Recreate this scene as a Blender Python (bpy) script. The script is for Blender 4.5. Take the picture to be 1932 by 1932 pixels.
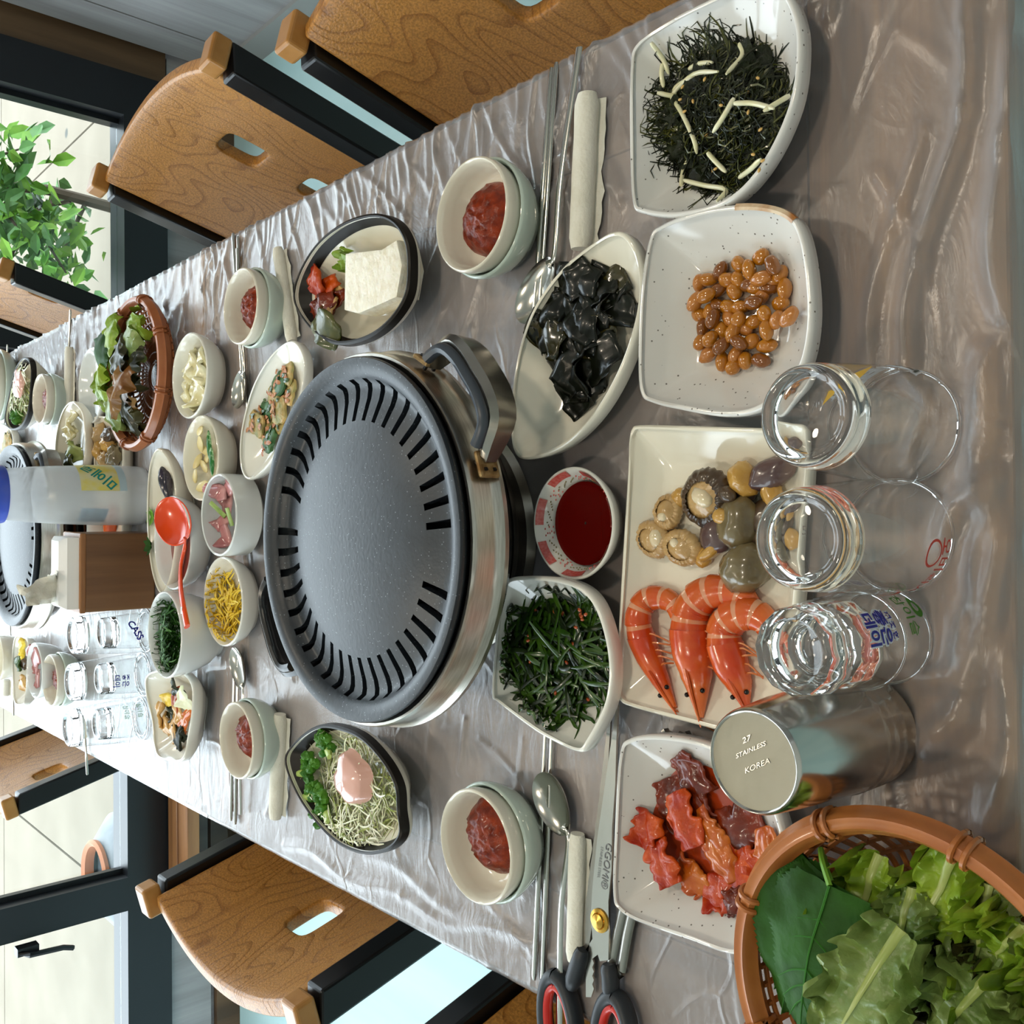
import bpy, math, random
import numpy as np
from mathutils import Vector, Matrix, noise
for _o in list(bpy.data.objects): bpy.data.objects.remove(_o)
S = bpy.context.scene; COL = S.collection
PI = math.pi; sin = math.sin; cos = math.cos
R = random.Random(11)
# ---------------------------------------------------------------- camera (photo is stored turned by 90 degrees)
F_PX, PITCH, YAW, CAM_H = 1783.0, math.radians(41.6), math.radians(0.84), 1.25
FW = Vector((sin(YAW)*cos(PITCH), cos(YAW)*cos(PITCH), -sin(PITCH)))
RT = Vector((cos(YAW), -sin(YAW), 0)); UP = RT.cross(FW); CPOS = Vector((0, 0, CAM_H))
cam = bpy.data.objects.new('camera', bpy.data.cameras.new('camera')); COL.objects.link(cam)
cam.data.sensor_width = 36; cam.data.lens = 36*F_PX/1932; cam.data.clip_start = .02
_m = Matrix.Identity(4)
for i, ax in enumerate((-UP, RT, -FW)):
    for j in range(3): _m[j][i] = ax[j]
_m.translation = CPOS; cam.matrix_world = _m; S.camera = cam
def P(x, y, z):                      # photo pixel -> world point at height z
    d = FW + RT*((966-y)/F_PX) - UP*((x-966)/F_PX)
    return CPOS + d*((z-CAM_H)/d.z)
T = .74                              # table top height
# ---------------------------------------------------------------- world, light, exposure
W = bpy.data.worlds.new('sky'); S.world = W; W.use_nodes = True
W.node_tree.nodes['Background'].inputs[0].default_value = (.82, .92, 1.0, 1)
W.node_tree.nodes['Background'].inputs[1].default_value = 3.6
S.view_settings.view_transform = 'Standard'; S.view_settings.look = 'None'
S.view_settings.gamma = 1; S.view_settings.use_curve_mapping = False
S.view_settings.exposure = .80
def area(name, loc, rot, sx, sy, power, col=(1, 1, 1), portal=False, shape='RECTANGLE'):
    l = bpy.data.lights.new(name, 'AREA'); l.shape = shape; l.size = sx; l.size_y = sy; l.energy = power; l.color = col
    if portal: l.cycles.is_portal = True
    o = bpy.data.objects.new(name, l); COL.objects.link(o); o.location = loc; o.rotation_euler = rot; return o
area('window_portal_back', (-.85, 2.78, 1.35), (-PI/2, 0, 0), 4.0, 2.1, 1, portal=True)
area('window_portal_left', (-2.75, 1.62, 1.35), (0, -PI/2, 0), 2.1, 2.0, 1, portal=True)
# ---------------------------------------------------------------- mesh helpers
class MB:
    def __init__(s): s.v = []; s.f = []; s.m = []
    def add(s, vs, fs, mi=0):
        b = len(s.v); s.v += [tuple(q) for q in vs]; s.f += [tuple(i+b for i in f) for f in fs]; s.m += [mi]*len(fs)
    def box(s, c, d, mat=None, mi=0):
        hx, hy, hz = d[0]/2, d[1]/2, d[2]/2
        vs = [Vector((x, y, z)) for x in (-hx, hx) for y in (-hy, hy) for z in (-hz, hz)]
        if mat is not None: vs = [mat @ q for q in vs]
        s.add([q+Vector(c) for q in vs], [(0, 1, 3, 2), (4, 6, 7, 5), (0, 4, 5, 1), (2, 3, 7, 6), (0, 2, 6, 4), (1, 5, 7, 3)], mi)
    def loft(s, rings, c0=False, c1=False, mi=0, closed=True):
        n = len(rings[0]); vs = [q for r in rings for q in r]; fs = []
        for i in range(len(rings)-1):
            for j in range(n if closed else n-1):
                k = (j+1) % n; fs.append((i*n+j, i*n+k, (i+1)*n+k, (i+1)*n+j))
        if c0: fs.append(tuple(range(n-1, -1, -1)))
        if c1: fs.append(tuple(range((len(rings)-1)*n, len(rings)*n)))
        s.add(vs, fs, mi)
    def lathe(s, prof, n=48, c=(0, 0, 0), mi=0, c0=False, c1=False):
        s.loft([[(c[0]+r*cos(2*PI*j/n), c[1]+r*sin(2*PI*j/n), c[2]+z) for j in range(n)] for r, z in prof], c0, c1, mi)
    def tube(s, pts, r, n=6, mi=0, cap=True, flat=1.0, upv=None):
        pts = [Vector(q) for q in pts]; rings = []; k = len(pts)
        for i, q in enumerate(pts):
            t = (pts[min(i+1, k-1)]-pts[max(i-1, 0)])
            t = t.normalized() if t.length > 1e-9 else Vector((0, 0, 1))
            u = Vector(upv) if upv else (Vector((0, 0, 1)) if abs(t.z) < .9 else Vector((1, 0, 0)))
            a = t.cross(u).normalized(); b = a.cross(t)
            rr = r[i] if isinstance(r, (list, tuple)) else r
            rings.append([q+a*(rr*cos(2*PI*j/n))+b*(rr*flat*sin(2*PI*j/n)) for j in range(n)])
        s.loft(rings, cap, cap, mi)
    def grid(s, fn, nu, nv, mi=0):
        vs = [fn(i/nu, j/nv) for i in range(nu+1) for j in range(nv+1)]
        s.add(vs, [(i*(nv+1)+j, (i+1)*(nv+1)+j, (i+1)*(nv+1)+j+1, i*(nv+1)+j+1) for i in range(nu) for j in range(nv)], mi)
    def blob(s, c, rad, amp=.15, fr=2.2, seed=0, nu=14, nv=9, rot=None, mi=0):
        rings = []; c = Vector(c); sd = Vector((seed*3.7, seed*1.3, -seed*2.1))
        for i in range(nv+1):
            a = PI*(i/nv); a = min(max(a, .12), PI-.12)
            ring = []
            for j in range(nu):
                d = Vector((sin(a)*cos(2*PI*j/nu), sin(a)*sin(2*PI*j/nu), cos(a)))
                k = 1+amp*noise.noise(d*fr+sd)*1.6
                q = Vector((d.x*rad[0], d.y*rad[1], d.z*rad[2]))*k
                ring.append(c+(rot @ q if rot is not None else q))
            rings.append(ring)
        s.loft(rings, True, True, mi)
    def build(s, name, mats, parent=None, loc=None, smooth=True, ang=45, dedupe=False):
        o_ = Vector(loc) if loc is not None else Vector((0, 0, 0))
        me = bpy.data.meshes.new(name)
        vs = [(a-o_.x, b-o_.y, c-o_.z) for a, b, c in s.v]; fs = s.f
        if dedupe:
            ix = {}; mp = []; nv = []
            for q in vs:
                k = tuple(round(t, 5) for t in q)
                if k not in ix: ix[k] = len(nv); nv.append(q)
                mp.append(ix[k])
            vs = nv; fs = [tuple(mp[i] for i in f) for f in fs]
        me.from_pydata(vs, [], fs)
        for m in (mats if isinstance(mats, (list, tuple)) else [mats]): me.materials.append(MATS[m])
        me.polygons.foreach_set('material_index', s.m)
        if smooth:
            me.polygons.foreach_set('use_smooth', [True]*len(me.polygons)); me.set_sharp_from_angle(angle=math.radians(ang))
        me.update()
        o = bpy.data.objects.new(name, me); COL.objects.link(o); o.location = o_
        if parent is not None: o.parent = parent
        return o
def tag(o, label, cat=None, group=None, kind=None):
    if label: o['label'] = label
    if cat: o['category'] = cat
    if group: o['group'] = group
    if kind: o['kind'] = kind
    return o
def thing(name, label, cat, loc=(0, 0, 0), rz=0, group=None):
    o = bpy.data.objects.new(name, None); COL.objects.link(o); o.empty_display_size = .05
    o.location = loc; o.rotation_euler = (0, 0, rz); return tag(o, label, cat, group)
def dup(o, loc=None, rz=None, label=None, parent=None):
    c = o.copy(); COL.objects.link(c); c.parent = parent
    if loc is not None: c.location = loc
    if rz is not None: c.rotation_euler = (0, 0, rz)
    if label: c['label'] = label
    for ch in list(o.children): dup(ch, parent=c)
    return c
def mod(o, kind, **k):
    m = o.modifiers.new(kind.lower(), kind)
    for a, b in k.items(): setattr(m, a, b)
    return o
def bev(o, w=.003, seg=2): return mod(o, 'BEVEL', width=w, segments=seg, limit_method='ANGLE', angle_limit=math.radians(35))
def RZ(a): return Matrix.Rotation(a, 3, 'Z')
def euler(a, b, c): return Matrix.Rotation(c, 3, 'Z') @ Matrix.Rotation(b, 3, 'Y') @ Matrix.Rotation(a, 3, 'X')
def smooth_closed(pts, n):           # Catmull-Rom through a closed polygon of (x, y, dz)
    k = len(pts); out = []
    for i in range(n):
        t = i*k/n; a = int(t); u = t-a
        p0, p1, p2, p3 = (np.array(pts[(a+j-1) % k], float) for j in range(4))
        out.append(.5*((2*p1)+(-p0+p2)*u+(2*p0-5*p1+4*p2-p3)*u*u+(-p0+3*p1-3*p2+p3)*u**3))
    return out
def smooth_open(pts, n):
    pts = [Vector(q) for q in pts]; pp = [pts[0]*2-pts[1]]+pts+[pts[-1]*2-pts[-2]]; out = []; k = len(pts)-1
    for i in range(n+1):
        t = min(i*k/n, k-1e-6); a = int(t); u = t-a; p0, p1, p2, p3 = pp[a:a+4]
        out.append(.5*((2*p1)+(p2-p0)*u+(2*p0-5*p1+4*p2-p3)*u*u+(3*p1-p0-3*p2+p3)*u**3))
    return out
# ---------------------------------------------------------------- materials
MATS = {}
def lin(h): 
    c = [int(h[i:i+2], 16)/255 for i in (0, 2, 4)]
    return tuple(((q+.055)/1.055)**2.4 if q > .04045 else q/12.92 for q in c)+(1,)
def M(name, c, c2=None, sc=30, rough=.5, metal=0, bump=0, bsc=None, trans=0, ior=1.45, spec=.5, coat=0, st=(1, 1, 1), ramp=(.35, .65), speck=None, sss=0, alpha=1, detail=4, dist=0, sheen=0):
    m = bpy.data.materials.new(name); m.use_nodes = True; nt = m.node_tree; N = nt.nodes; L = nt.links; b = N['Principled BSDF']
    b.inputs['Base Color'].default_value = lin(c); b.inputs['Roughness'].default_value = rough; b.inputs['Metallic'].default_value = metal
    b.inputs['IOR'].default_value = ior; b.inputs['Transmission Weight'].default_value = trans; b.inputs['Specular IOR Level'].default_value = spec
    b.inputs['Coat Weight'].default_value = coat; b.inputs['Coat Roughness'].default_value = .08; b.inputs['Alpha'].default_value = alpha
    if sss: b.inputs['Subsurface Weight'].default_value = sss; b.inputs['Subsurface Radius'].default_value = (.01, .006, .003)
    if c2 or bump or speck:
        tc = N.new('ShaderNodeTexCoord'); mp = N.new('ShaderNodeMapping'); mp.inputs['Scale'].default_value = st; L.new(tc.outputs['Object'], mp.inputs[0])
    col = None
    if c2:
        n = N.new('ShaderNodeTexNoise'); n.inputs['Scale'].default_value = sc; n.inputs['Detail'].default_value = detail; n.inputs['Distortion'].default_value = dist; L.new(mp.outputs[0], n.inputs[0])
        r = N.new('ShaderNodeValToRGB'); e = r.color_ramp.elements; e[0].position, e[1].position = ramp; e[0].color = lin(c); e[1].color = lin(c2)
        L.new(n.outputs[0], r.inputs[0]); col = r.outputs[0]
    if speck:
        v = N.new('ShaderNodeTexVoronoi'); v.inputs['Scale'].default_value = speck[1]; L.new(mp.outputs[0], v.inputs[0])
        r2 = N.new('ShaderNodeValToRGB'); e = r2.color_ramp.elements; e[0].position = speck[2]; e[1].position = speck[2]+.03; e[0].color = (1, 1, 1, 1); e[1].color = (0, 0, 0, 1); L.new(v.outputs[0], r2.inputs[0])
        mx = N.new('ShaderNodeMix'); mx.data_type = 'RGBA'; L.new(r2.outputs[0], mx.inputs[0]); mx.inputs[7].default_value = lin(speck[0])
        if col: L.new(col, mx.inputs[6])
        else: mx.inputs[6].default_value = lin(c)
        col = mx.outputs[2]
    if col: L.new(col, b.inputs['Base Color'])
    if bump:
        n2 = N.new('ShaderNodeTexNoise'); n2.inputs['Scale'].default_value = bsc or sc; n2.inputs['Detail'].default_value = 5; L.new(mp.outputs[0], n2.inputs[0])
        bp = N.new('ShaderNodeBump'); bp.inputs['Strength'].default_value = min(bump, 1); bp.inputs['Distance'].default_value = .002*max(1, bump); L.new(n2.outputs[0], bp.inputs['Height']); L.new(bp.outputs[0], b.inputs['Normal'])
    MATS[name] = m; return m
def wood(name, c, c2, c3, axis=1, sc=14, rough=.4, bump=.25, coat=0, rings=.0):
    m = bpy.data.materials.new(name); m.use_nodes = True; nt = m.node_tree; N = nt.nodes; L = nt.links; b = N['Principled BSDF']
    tc = N.new('ShaderNodeTexCoord'); mp = N.new('ShaderNodeMapping'); s = [1, 1, 1]; s[axis] = .06; mp.inputs['Scale'].default_value = s; L.new(tc.outputs['Object'], mp.inputs[0])
    n = N.new('ShaderNodeTexNoise'); n.inputs['Scale'].default_value = sc; n.inputs['Detail'].default_value = 8; n.inputs['Roughness'].default_value = .62; n.inputs['Distortion'].default_value = .6; L.new(mp.outputs[0], n.inputs[0])
    r = N.new('ShaderNodeValToRGB'); e = r.color_ramp.elements; e[0].position = .3; e[0].color = lin(c3); e[1].position = .72; e[1].color = lin(c2); q = e.new(.52); q.color = lin(c)
    L.new(n.outputs[0], r.inputs[0]); L.new(r.outputs[0], b.inputs['Base Color']); b.inputs['Roughness'].default_value = rough; b.inputs['Coat Weight'].default_value = coat
    bp = N.new('ShaderNodeBump'); bp.inputs['Strength'].default_value = bump; bp.inputs['Distance'].default_value = .001; L.new(n.outputs[0], bp.inputs['Height']); L.new(bp.outputs[0], b.inputs['Normal'])
    MATS[name] = m; return m
def grainwood(name, c, c2, rough=.38):           # embossed cathedral grain of the chair backs
    m = bpy.data.materials.new(name); m.use_nodes = True; nt = m.node_tree; N = nt.nodes; L = nt.links; b = N['Principled BSDF']
    tc = N.new('ShaderNodeTexCoord'); mp = N.new('ShaderNodeMapping'); mp.inputs['Scale'].default_value = (1, 2.6, 1.0); L.new(tc.outputs['Object'], mp.inputs[0])
    n = N.new('ShaderNodeTexNoise'); n.inputs['Scale'].default_value = 3.2; n.inputs['Detail'].default_value = 1.5; L.new(mp.outputs[0], n.inputs[0])
    mu = N.new('ShaderNodeMath'); mu.operation = 'MULTIPLY'; mu.inputs[1].default_value = 30; L.new(n.outputs[0], mu.inputs[0])
    fr = N.new('ShaderNodeMath'); fr.operation = 'FRACT'; L.new(mu.outputs[0], fr.inputs[0])
    st = N.new('ShaderNodeTexNoise'); st.inputs['Scale'].default_value = 420; st.inputs['Detail'].default_value = 2; L.new(tc.outputs['Object'], st.inputs[0])
    r = N.new('ShaderNodeValToRGB'); e = r.color_ramp.elements; e[0].position = 0; e[0].color = (1, 1, 1, 1); e[1].position = .28; e[1].color = (0, 0, 0, 1); L.new(fr.outputs[0], r.inputs[0])
    mx = N.new('ShaderNodeMix'); mx.data_type = 'RGBA'; L.new(r.outputs[0], mx.inputs[0]); mx.inputs[6].default_value = lin(c); mx.inputs[7].default_value = lin(c2); hv = N.new('ShaderNodeHueSaturation'); mr = N.new('ShaderNodeMapRange'); mr.inputs['From Min'].default_value = .35; mr.inputs['From Max'].default_value = .65; mr.inputs['To Min'].default_value = .78; mr.inputs['To Max'].default_value = 1.22; L.new(st.outputs[0], mr.inputs[0]); L.new(mr.outputs[0], hv.inputs['Value']); L.new(mx.outputs[2], hv.inputs['Color']); L.new(hv.outputs[0], b.inputs['Base Color'])
    ml = N.new('ShaderNodeMath'); ml.operation = 'MULTIPLY_ADD'; L.new(r.outputs[0], ml.inputs[0]); ml.inputs[1].default_value = -.55; L.new(st.outputs[0], ml.inputs[2])
    bp = N.new('ShaderNodeBump'); bp.inputs['Strength'].default_value = .55; bp.inputs['Distance'].default_value = .0009; L.new(ml.outputs[0], bp.inputs['Height']); L.new(bp.outputs[0], b.inputs['Normal'])
    b.inputs['Roughness'].default_value = rough; MATS[name] = m; return m
def film(name, tint, milk, wr):                   # thin clear plastic: see-through, slightly milky, shiny creases
    m = bpy.data.materials.new(name); m.use_nodes = True; nt = m.node_tree; N = nt.nodes; L = nt.links; N.remove(N['Principled BSDF']); out = N['Material Output']
    tc = N.new('ShaderNodeTexCoord'); mp = N.new('ShaderNodeMapping'); mp.inputs['Scale'].default_value = (1, 2.2, 1); mp.inputs['Rotation'].default_value = (0, 0, .3); L.new(tc.outputs['Object'], mp.inputs[0])
    n1 = N.new('ShaderNodeTexNoise'); n1.inputs['Scale'].default_value = 17; n1.inputs['Detail'].default_value = 7; n1.inputs['Roughness'].default_value = .6; n1.inputs['Distortion'].default_value = 1.2; L.new(mp.outputs[0], n1.inputs[0])
    bp = N.new('ShaderNodeBump'); bp.inputs['Strength'].default_value = wr; bp.inputs['Distance'].default_value = .006; L.new(n1.outputs[0], bp.inputs['Height'])
    nw = N.new('ShaderNodeTexNoise'); nw.inputs['Scale'].default_value = 5; nw.inputs['Detail'].default_value = 3; L.new(tc.outputs['Object'], nw.inputs[0])
    mxv = N.new('ShaderNodeMix'); mxv.data_type = 'RGBA'; mxv.inputs[0].default_value = .16; L.new(mp.outputs[0], mxv.inputs[6]); L.new(nw.outputs[1], mxv.inputs[7])
    vo = N.new('ShaderNodeTexVoronoi'); vo.feature = 'DISTANCE_TO_EDGE'; vo.inputs['Scale'].default_value = 11; L.new(mxv.outputs[2], vo.inputs[0])
    ms = N.new('ShaderNodeMapRange'); ms.inputs['From Max'].default_value = .05; ms.inputs['To Min'].default_value = 1; ms.inputs['To Max'].default_value = 0; L.new(vo.outputs[0], ms.inputs[0])
    nm = N.new('ShaderNodeTexNoise'); nm.inputs['Scale'].default_value = 9; L.new(tc.outputs['Object'], nm.inputs[0]); rm = N.new('ShaderNodeMapRange'); rm.inputs['From Min'].default_value = .48; rm.inputs['From Max'].default_value = .62; L.new(nm.outputs[0], rm.inputs[0])
    mm = N.new('ShaderNodeMath'); mm.operation = 'MULTIPLY'; L.new(ms.outputs[0], mm.inputs[0]); L.new(rm.outputs[0], mm.inputs[1])
    b2 = N.new('ShaderNodeBump'); b2.inputs['Strength'].default_value = .5; b2.inputs['Distance'].default_value = .0012; L.new(mm.outputs[0], b2.inputs['Height']); L.new(bp.outputs[0], b2.inputs['Normal']); bp = b2
    tr = N.new('ShaderNodeBsdfTransparent'); tr.inputs[0].default_value = lin(tint); df = N.new('ShaderNodeBsdfDiffuse'); df.inputs[0].default_value = (.84, .82, .86, 1); L.new(bp.outputs[0], df.inputs['Normal'])
    gl = N.new('ShaderNodeBsdfGlossy'); gl.inputs['Roughness'].default_value = .27; L.new(bp.outputs[0], gl.inputs['Normal']); gl.inputs[0].default_value = (1, 1, 1, 1)
    lw = N.new('ShaderNodeLayerWeight'); lw.inputs[0].default_value = .35; L.new(bp.outputs[0], lw.inputs['Normal'])
    ad = N.new('ShaderNodeMath'); ad.operation = 'MULTIPLY_ADD'; L.new(lw.outputs['Facing'], ad.inputs[0]); ad.inputs[1].default_value = .22; ad.inputs[2].default_value = milk; ad.use_clamp = True
    m1 = N.new('ShaderNodeMixShader'); L.new(ad.outputs[0], m1.inputs[0]); L.new(tr.outputs[0], m1.inputs[1]); L.new(df.outputs[0], m1.inputs[2])
    fr = N.new('ShaderNodeFresnel'); fr.inputs[0].default_value = 1.5; L.new(bp.outputs[0], fr.inputs['Normal'])
    f2 = N.new('ShaderNodeMath'); f2.operation = 'MULTIPLY'; f2.use_clamp = True; f2.inputs[1].default_value = 1.3; L.new(fr.outputs[0], f2.inputs[0]); m2 = N.new('ShaderNodeMixShader'); L.new(f2.outputs[0], m2.inputs[0]); L.new(m1.outputs[0], m2.inputs[1]); L.new(gl.outputs[0], m2.inputs[2])
    L.new(m2.outputs[0], out.inputs[0]); MATS[name] = m
def clear(name, tint=(1, 1, 1), gloss=1.5):       # thin pane: straight see-through plus mirror reflection
    m = bpy.data.materials.new(name); m.use_nodes = True; nt = m.node_tree; N = nt.nodes; L = nt.links; N.remove(N['Principled BSDF'])
    tr = N.new('ShaderNodeBsdfTransparent'); tr.inputs[0].default_value = (*tint, 1); gl = N.new('ShaderNodeBsdfGlossy'); gl.inputs['Roughness'].default_value = .02
    lw = N.new('ShaderNodeLayerWeight'); lw.inputs[0].default_value = .5; pw = N.new('ShaderNodeMath'); pw.operation = 'POWER'; pw.inputs[1].default_value = 4; L.new(lw.outputs['Facing'], pw.inputs[0]); fr = N.new('ShaderNodeMath'); fr.operation = 'MULTIPLY_ADD'; fr.inputs[1].default_value = .8; fr.inputs[2].default_value = .05; L.new(pw.outputs[0], fr.inputs[0]); mx = N.new('ShaderNodeMixShader'); L.new(fr.outputs[0], mx.inputs[0]); L.new(tr.outputs[0], mx.inputs[1]); L.new(gl.outputs[0], mx.inputs[2])
    L.new(mx.outputs[0], N['Material Output'].inputs[0]); MATS[name] = m
M('floor', 'a8cccf', 'bbd8d9', 6, rough=.5, st=(1, .08, 1), bump=.1, bsc=40)
wood('wall_wood', '9b9a9b', 'b0aeac', '7c7977', axis=2, sc=9, rough=.6, bump=.15)
M('plaster', 'c9c6bf', 'd6d3cb', 8, rough=.8); M('ceiling', 'e6e4de', rough=.9)
M('brown_trim', '6a5138', '4d3a28', 20, rough=.5, st=(1, 1, .1)); M('dark_brown', '42362a', '2c231b', 15, rough=.5, st=(1, 1, .1))
M('base_trim', '8f8f8c', rough=.4); M('black_frame', '15181c', rough=.35); M('black_metal', '0d0e10', rough=.28); clear('pane', (.95, .97, .97)); clear('glass_thin', (.97, .985, .985))
M('concrete', '7a7060', '827868', 4, rough=.9, bump=.3, bsc=30, speck=('4f504a', 3.0, .05)); M('joint', '3c3d3a', rough=.9)
wood('bench_wood', '9a6a40', 'b58454', '6d4526', axis=0, sc=12)
wood('table_wood', '74614e', '8c7862', '594a3e', axis=1, sc=20, rough=.5); wood('plank_wood', '957243', 'bd9a62', '4a3c2c', axis=0, sc=22, rough=.5)
grainwood('chair_wood', 'b27a36', '8f5a1d'); M('chair_cap', 'a87438', 'b58246', 40, rough=.3); M('chair_edge', 'c4934f', rough=.25, coat=.4); M('seat_pad', '3a2c22', rough=.6)
film('film', 'f4f0ec', .165, .28)
M('cream', 'ece7d6', rough=.12, coat=.6); M('white_china', 'f0efe6', rough=.1, coat=.6); M('celadon', 'c6d6cb', rough=.12, coat=.6); M('cool_white', 'e2e6e4', rough=.14, coat=.5)
M('speckled', 'dcdad5', rough=.12, coat=.6, speck=('6f6a63', 190, .10)); M('rim_brown', 'a5672b', 'd8c3a4', 60, rough=.3); M('black_rim', '1a1611', rough=.42, spec=.3)
M('steel', 'c9c5bd', rough=.17, metal=1); M('steel_matte', '827f72', rough=.42, metal=1, bump=.15, bsc=90); M('steel_dark', '9b978f', rough=.25, metal=1, bump=.1, bsc=60); M('brushed', 'b8b3a8', 'cdc9c0', 60, rough=.28, metal=1, st=(1, 1, 14)); M('rust', '7a5a33', 'b09568', 120, rough=.5, metal=.6)
M('grill_pan', '1d232a', '252b32', 60, rough=.40, speck=('6a7279', 260, .11), spec=.6, bump=.1, bsc=300); M('black_plastic', '16181a', rough=.3); M('grey_plastic', '3c434c', rough=.35)
M('burner_black', '0c0c0d', rough=.15, coat=.5); M('red_plastic', 'c92f27', rough=.3, coat=.3); M('brass', 'b98f3e', rough=.25, metal=1); M('scissor_black', '24292f', rough=.45)
M('basket', 'a5602e', 'b87338', 30, rough=.35, coat=.2); M('basket_far', '9c5a34', 'ab6a40', 30, rough=.35, coat=.2)
M('tissue', 'dfdccd', 'e8e5d8', 60, rough=.9, bump=.4, bsc=400); M('paper', 'eceae6', rough=.8); wood('box_wood', '7a5534', '8e6a44', '5d3d22', axis=2, sc=16)
M('paste', '5c1703', '8a2f08', 120, rough=.3, bump=.7, bsc=140, coat=.08, spec=.3); M('sauce_red', '5a0a06', rough=.06, coat=1); M('sauce_film', 'c5762a', rough=.15); M('red_liquid', '7c2013', rough=.08, coat=1)
M('print_red', 'c9473f', 'd9736a', 500, rough=.2, coat=.6); M('print_olive', '7f7448', rough=.2, coat=.6)
M('bean', 'a8640f', 'c68424', 40, rough=.14, coat=.8, sss=.1); M('bean_dark', '784210', '8f5516', 40, rough=.14, coat=.8); M('bean_pale', 'b06c28', 'c68440', 40, rough=.16, coat=.8, bump=.6, bsc=120); M('syrup', '9a6a35', rough=.05, alpha=.35, coat=1)
M('seaweed', '080b06', '12160b', 60, rough=.3, coat=.2, bump=.2, bsc=70, spec=.35); M('seaweed_edge', '20220c', '3a330e', 60, rough=.2, coat=.5)
M('fern', '11160a', '20280e', 80, rough=.5, coat=.1, spec=.3, bump=1, bsc=200); M('fern_light', '3a4218', '55551d', 80, rough=.35, coat=.3); M('sprout', 'd9d5a6', 'e6e3c8', 40, rough=.25, coat=.4, sss=.2); M('sesame', 'c9a15a', rough=.4)
M('chive', '22400a', '38580f', 60, rough=.3, coat=.4); M('chive_dark', '14220d', '20300f', 60, rough=.3, coat=.4); M('chili', '9a3a12', 'b6541c', 60, rough=.3, coat=.4); M('silver_glint', 'a9b7b5', rough=.1, metal=.6)
M('kimchi', '981c00', 'cc5208', 45, rough=.3, spec=.35, coat=.22, bump=1.0, bsc=120); M('kimchi_pale', 'a8420a', 'cc7426', 45, rough=.22, spec=.4, coat=.4, bump=.6, bsc=110); M('kimchi_dark', '4a1604', '7c2806', 45, rough=.22, spec=.4, coat=.4, bump=.6, bsc=110); M('kimchi_juice', 'a83606', rough=.06, coat=1, alpha=.85)
M('perilla', '173c04', '245408', 25, rough=.6, bump=.5, bsc=110, spec=.25); M('lettuce', '64861a', '96b036', 30, rough=.35, bump=.8, bsc=60, sss=.1); M('lettuce_pale', '56702c', '8a9c58', 30, rough=.35, bump=1.0, bsc=70); M('lettuce_red', '1e2214', '44431f', 30, rough=.3, bump=.8, bsc=60); M('perilla_vein', '2f6a1c', rough=.6, spec=.25); M('lettuce_rib', '8fa04c', 'b3bd78', 20, rough=.3); M('lettuce_brown', '7a4f26', '8f6c30', 25, rough=.35, bump=.6, bsc=60)
M('shrimp', 'c63c08', 'dd7434', 30, rough=.22, coat=.4, bump=.3, bsc=90); M('shrimp_pale', 'd6855a', 'e6b596', 40, rough=.2, coat=.4); M('shrimp_leg', 'd98a55', 'c96a35', 60, rough=.25, coat=.5); M('eye', '0a0a0c', rough=.1)
M('scallop', 'b08a55', 'd3b27c', 30, rough=.25, coat=.5, bump=.8, bsc=80); M('scallop_white', 'dcc9a2', 'e8dbbe', 40, rough=.2, coat=.6, sss=.2); M('clam', '5a4c34', '7d6f4c', 40, rough=.25, coat=.5, bump=.3, bsc=60); M('clam_purple', '4a3638', '66504a', 40, rough=.25, coat=.5); M('clam_yellow', 'b58434', 'cba255', 40, rough=.25, coat=.5, bump=.6, bsc=90); M('scallop_dark', '3a2c20', '5a4630', 40, rough=.3, coat=.4)
M('tofu', 'f2eddd', 'e2d8bd', 90, rough=.5, bump=1.0, bsc=130, ramp=(.4, .8), sss=.2); M('broccoli', '2c6a12', '4f8a1c', 60, rough=.5, bump=1, bsc=150); M('broccoli_stem', 'a9c562', 'bdd280', 30, rough=.4); M('cabbage', 'e9eec4', 'f6f8e4', 40, rough=.35, sss=.15); M('dressing', 'e0aea0', rough=.2, coat=.5)
M('garlic', 'e0cf8f', 'ecdfb0', 40, rough=.3, sss=.2); M('pepper', '1f6a2a', 'a9cda0', 140, rough=.25, st=(1, 1, 1), ramp=(.55, .7)); M('radish', 'b0696c', 'c68d88', 40, rough=.2, coat=.6); M('celery', '6f8f3a', 'a3b866', 60, rough=.3); M('egg', 'e6c02c', 'f0d654', 40, rough=.35)
M('jeon', '8a8a52', 'c9a566', 90, rough=.45, bump=1, bsc=160); M('jeon_green', '2f5a2c', '4a7848', 90, rough=.4); M('jeon_red', 'a5623a', 'c58a55', 90, rough=.4); M('white_kimchi', 'd3c689', 'e8e2bd', 40, rough=.25, coat=.5, bump=.8, bsc=100); M('eggplant', '1a1424', '2c2033', 50, rough=.2, coat=.6); M('mushroom', 'c9964a', 'd9b072', 50, rough=.3, coat=.4, bump=.5, bsc=90); M('carrot', 'd06a1f', rough=.3, coat=.4)
M('soft_orange', 'ea4a10', rough=.22, coat=.5); M('glass', 'ffffff', rough=.0, trans=1, ior=1.46); M('frost', 'f2f5f6', rough=.4, trans=.5, ior=1.08, alpha=.6); M('cap_blue', '3f5fd6', rough=.3, coat=.4)
M('label_yellow', 'e3d75e', 'dfe0c0', 40, rough=.4); M('label_blue', 'b9d3df', rough=.4); M('label_cyan', '39a9dc', rough=.4); M('ink_teal', '0f8f8a', rough=.4); M('ink_blue', '1a1f8a', rough=.35); M('ink_white', 'e2e4e6', rough=.4); M('ink_green', '3f7f14', rough=.35); M('ink_red', 'c93a2a', rough=.35); M('ink_yellow', 'd9a51a', rough=.35); M('ink_black', '17302a', rough=.35); M('ink_grey', '6f7070', rough=.4)
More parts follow.
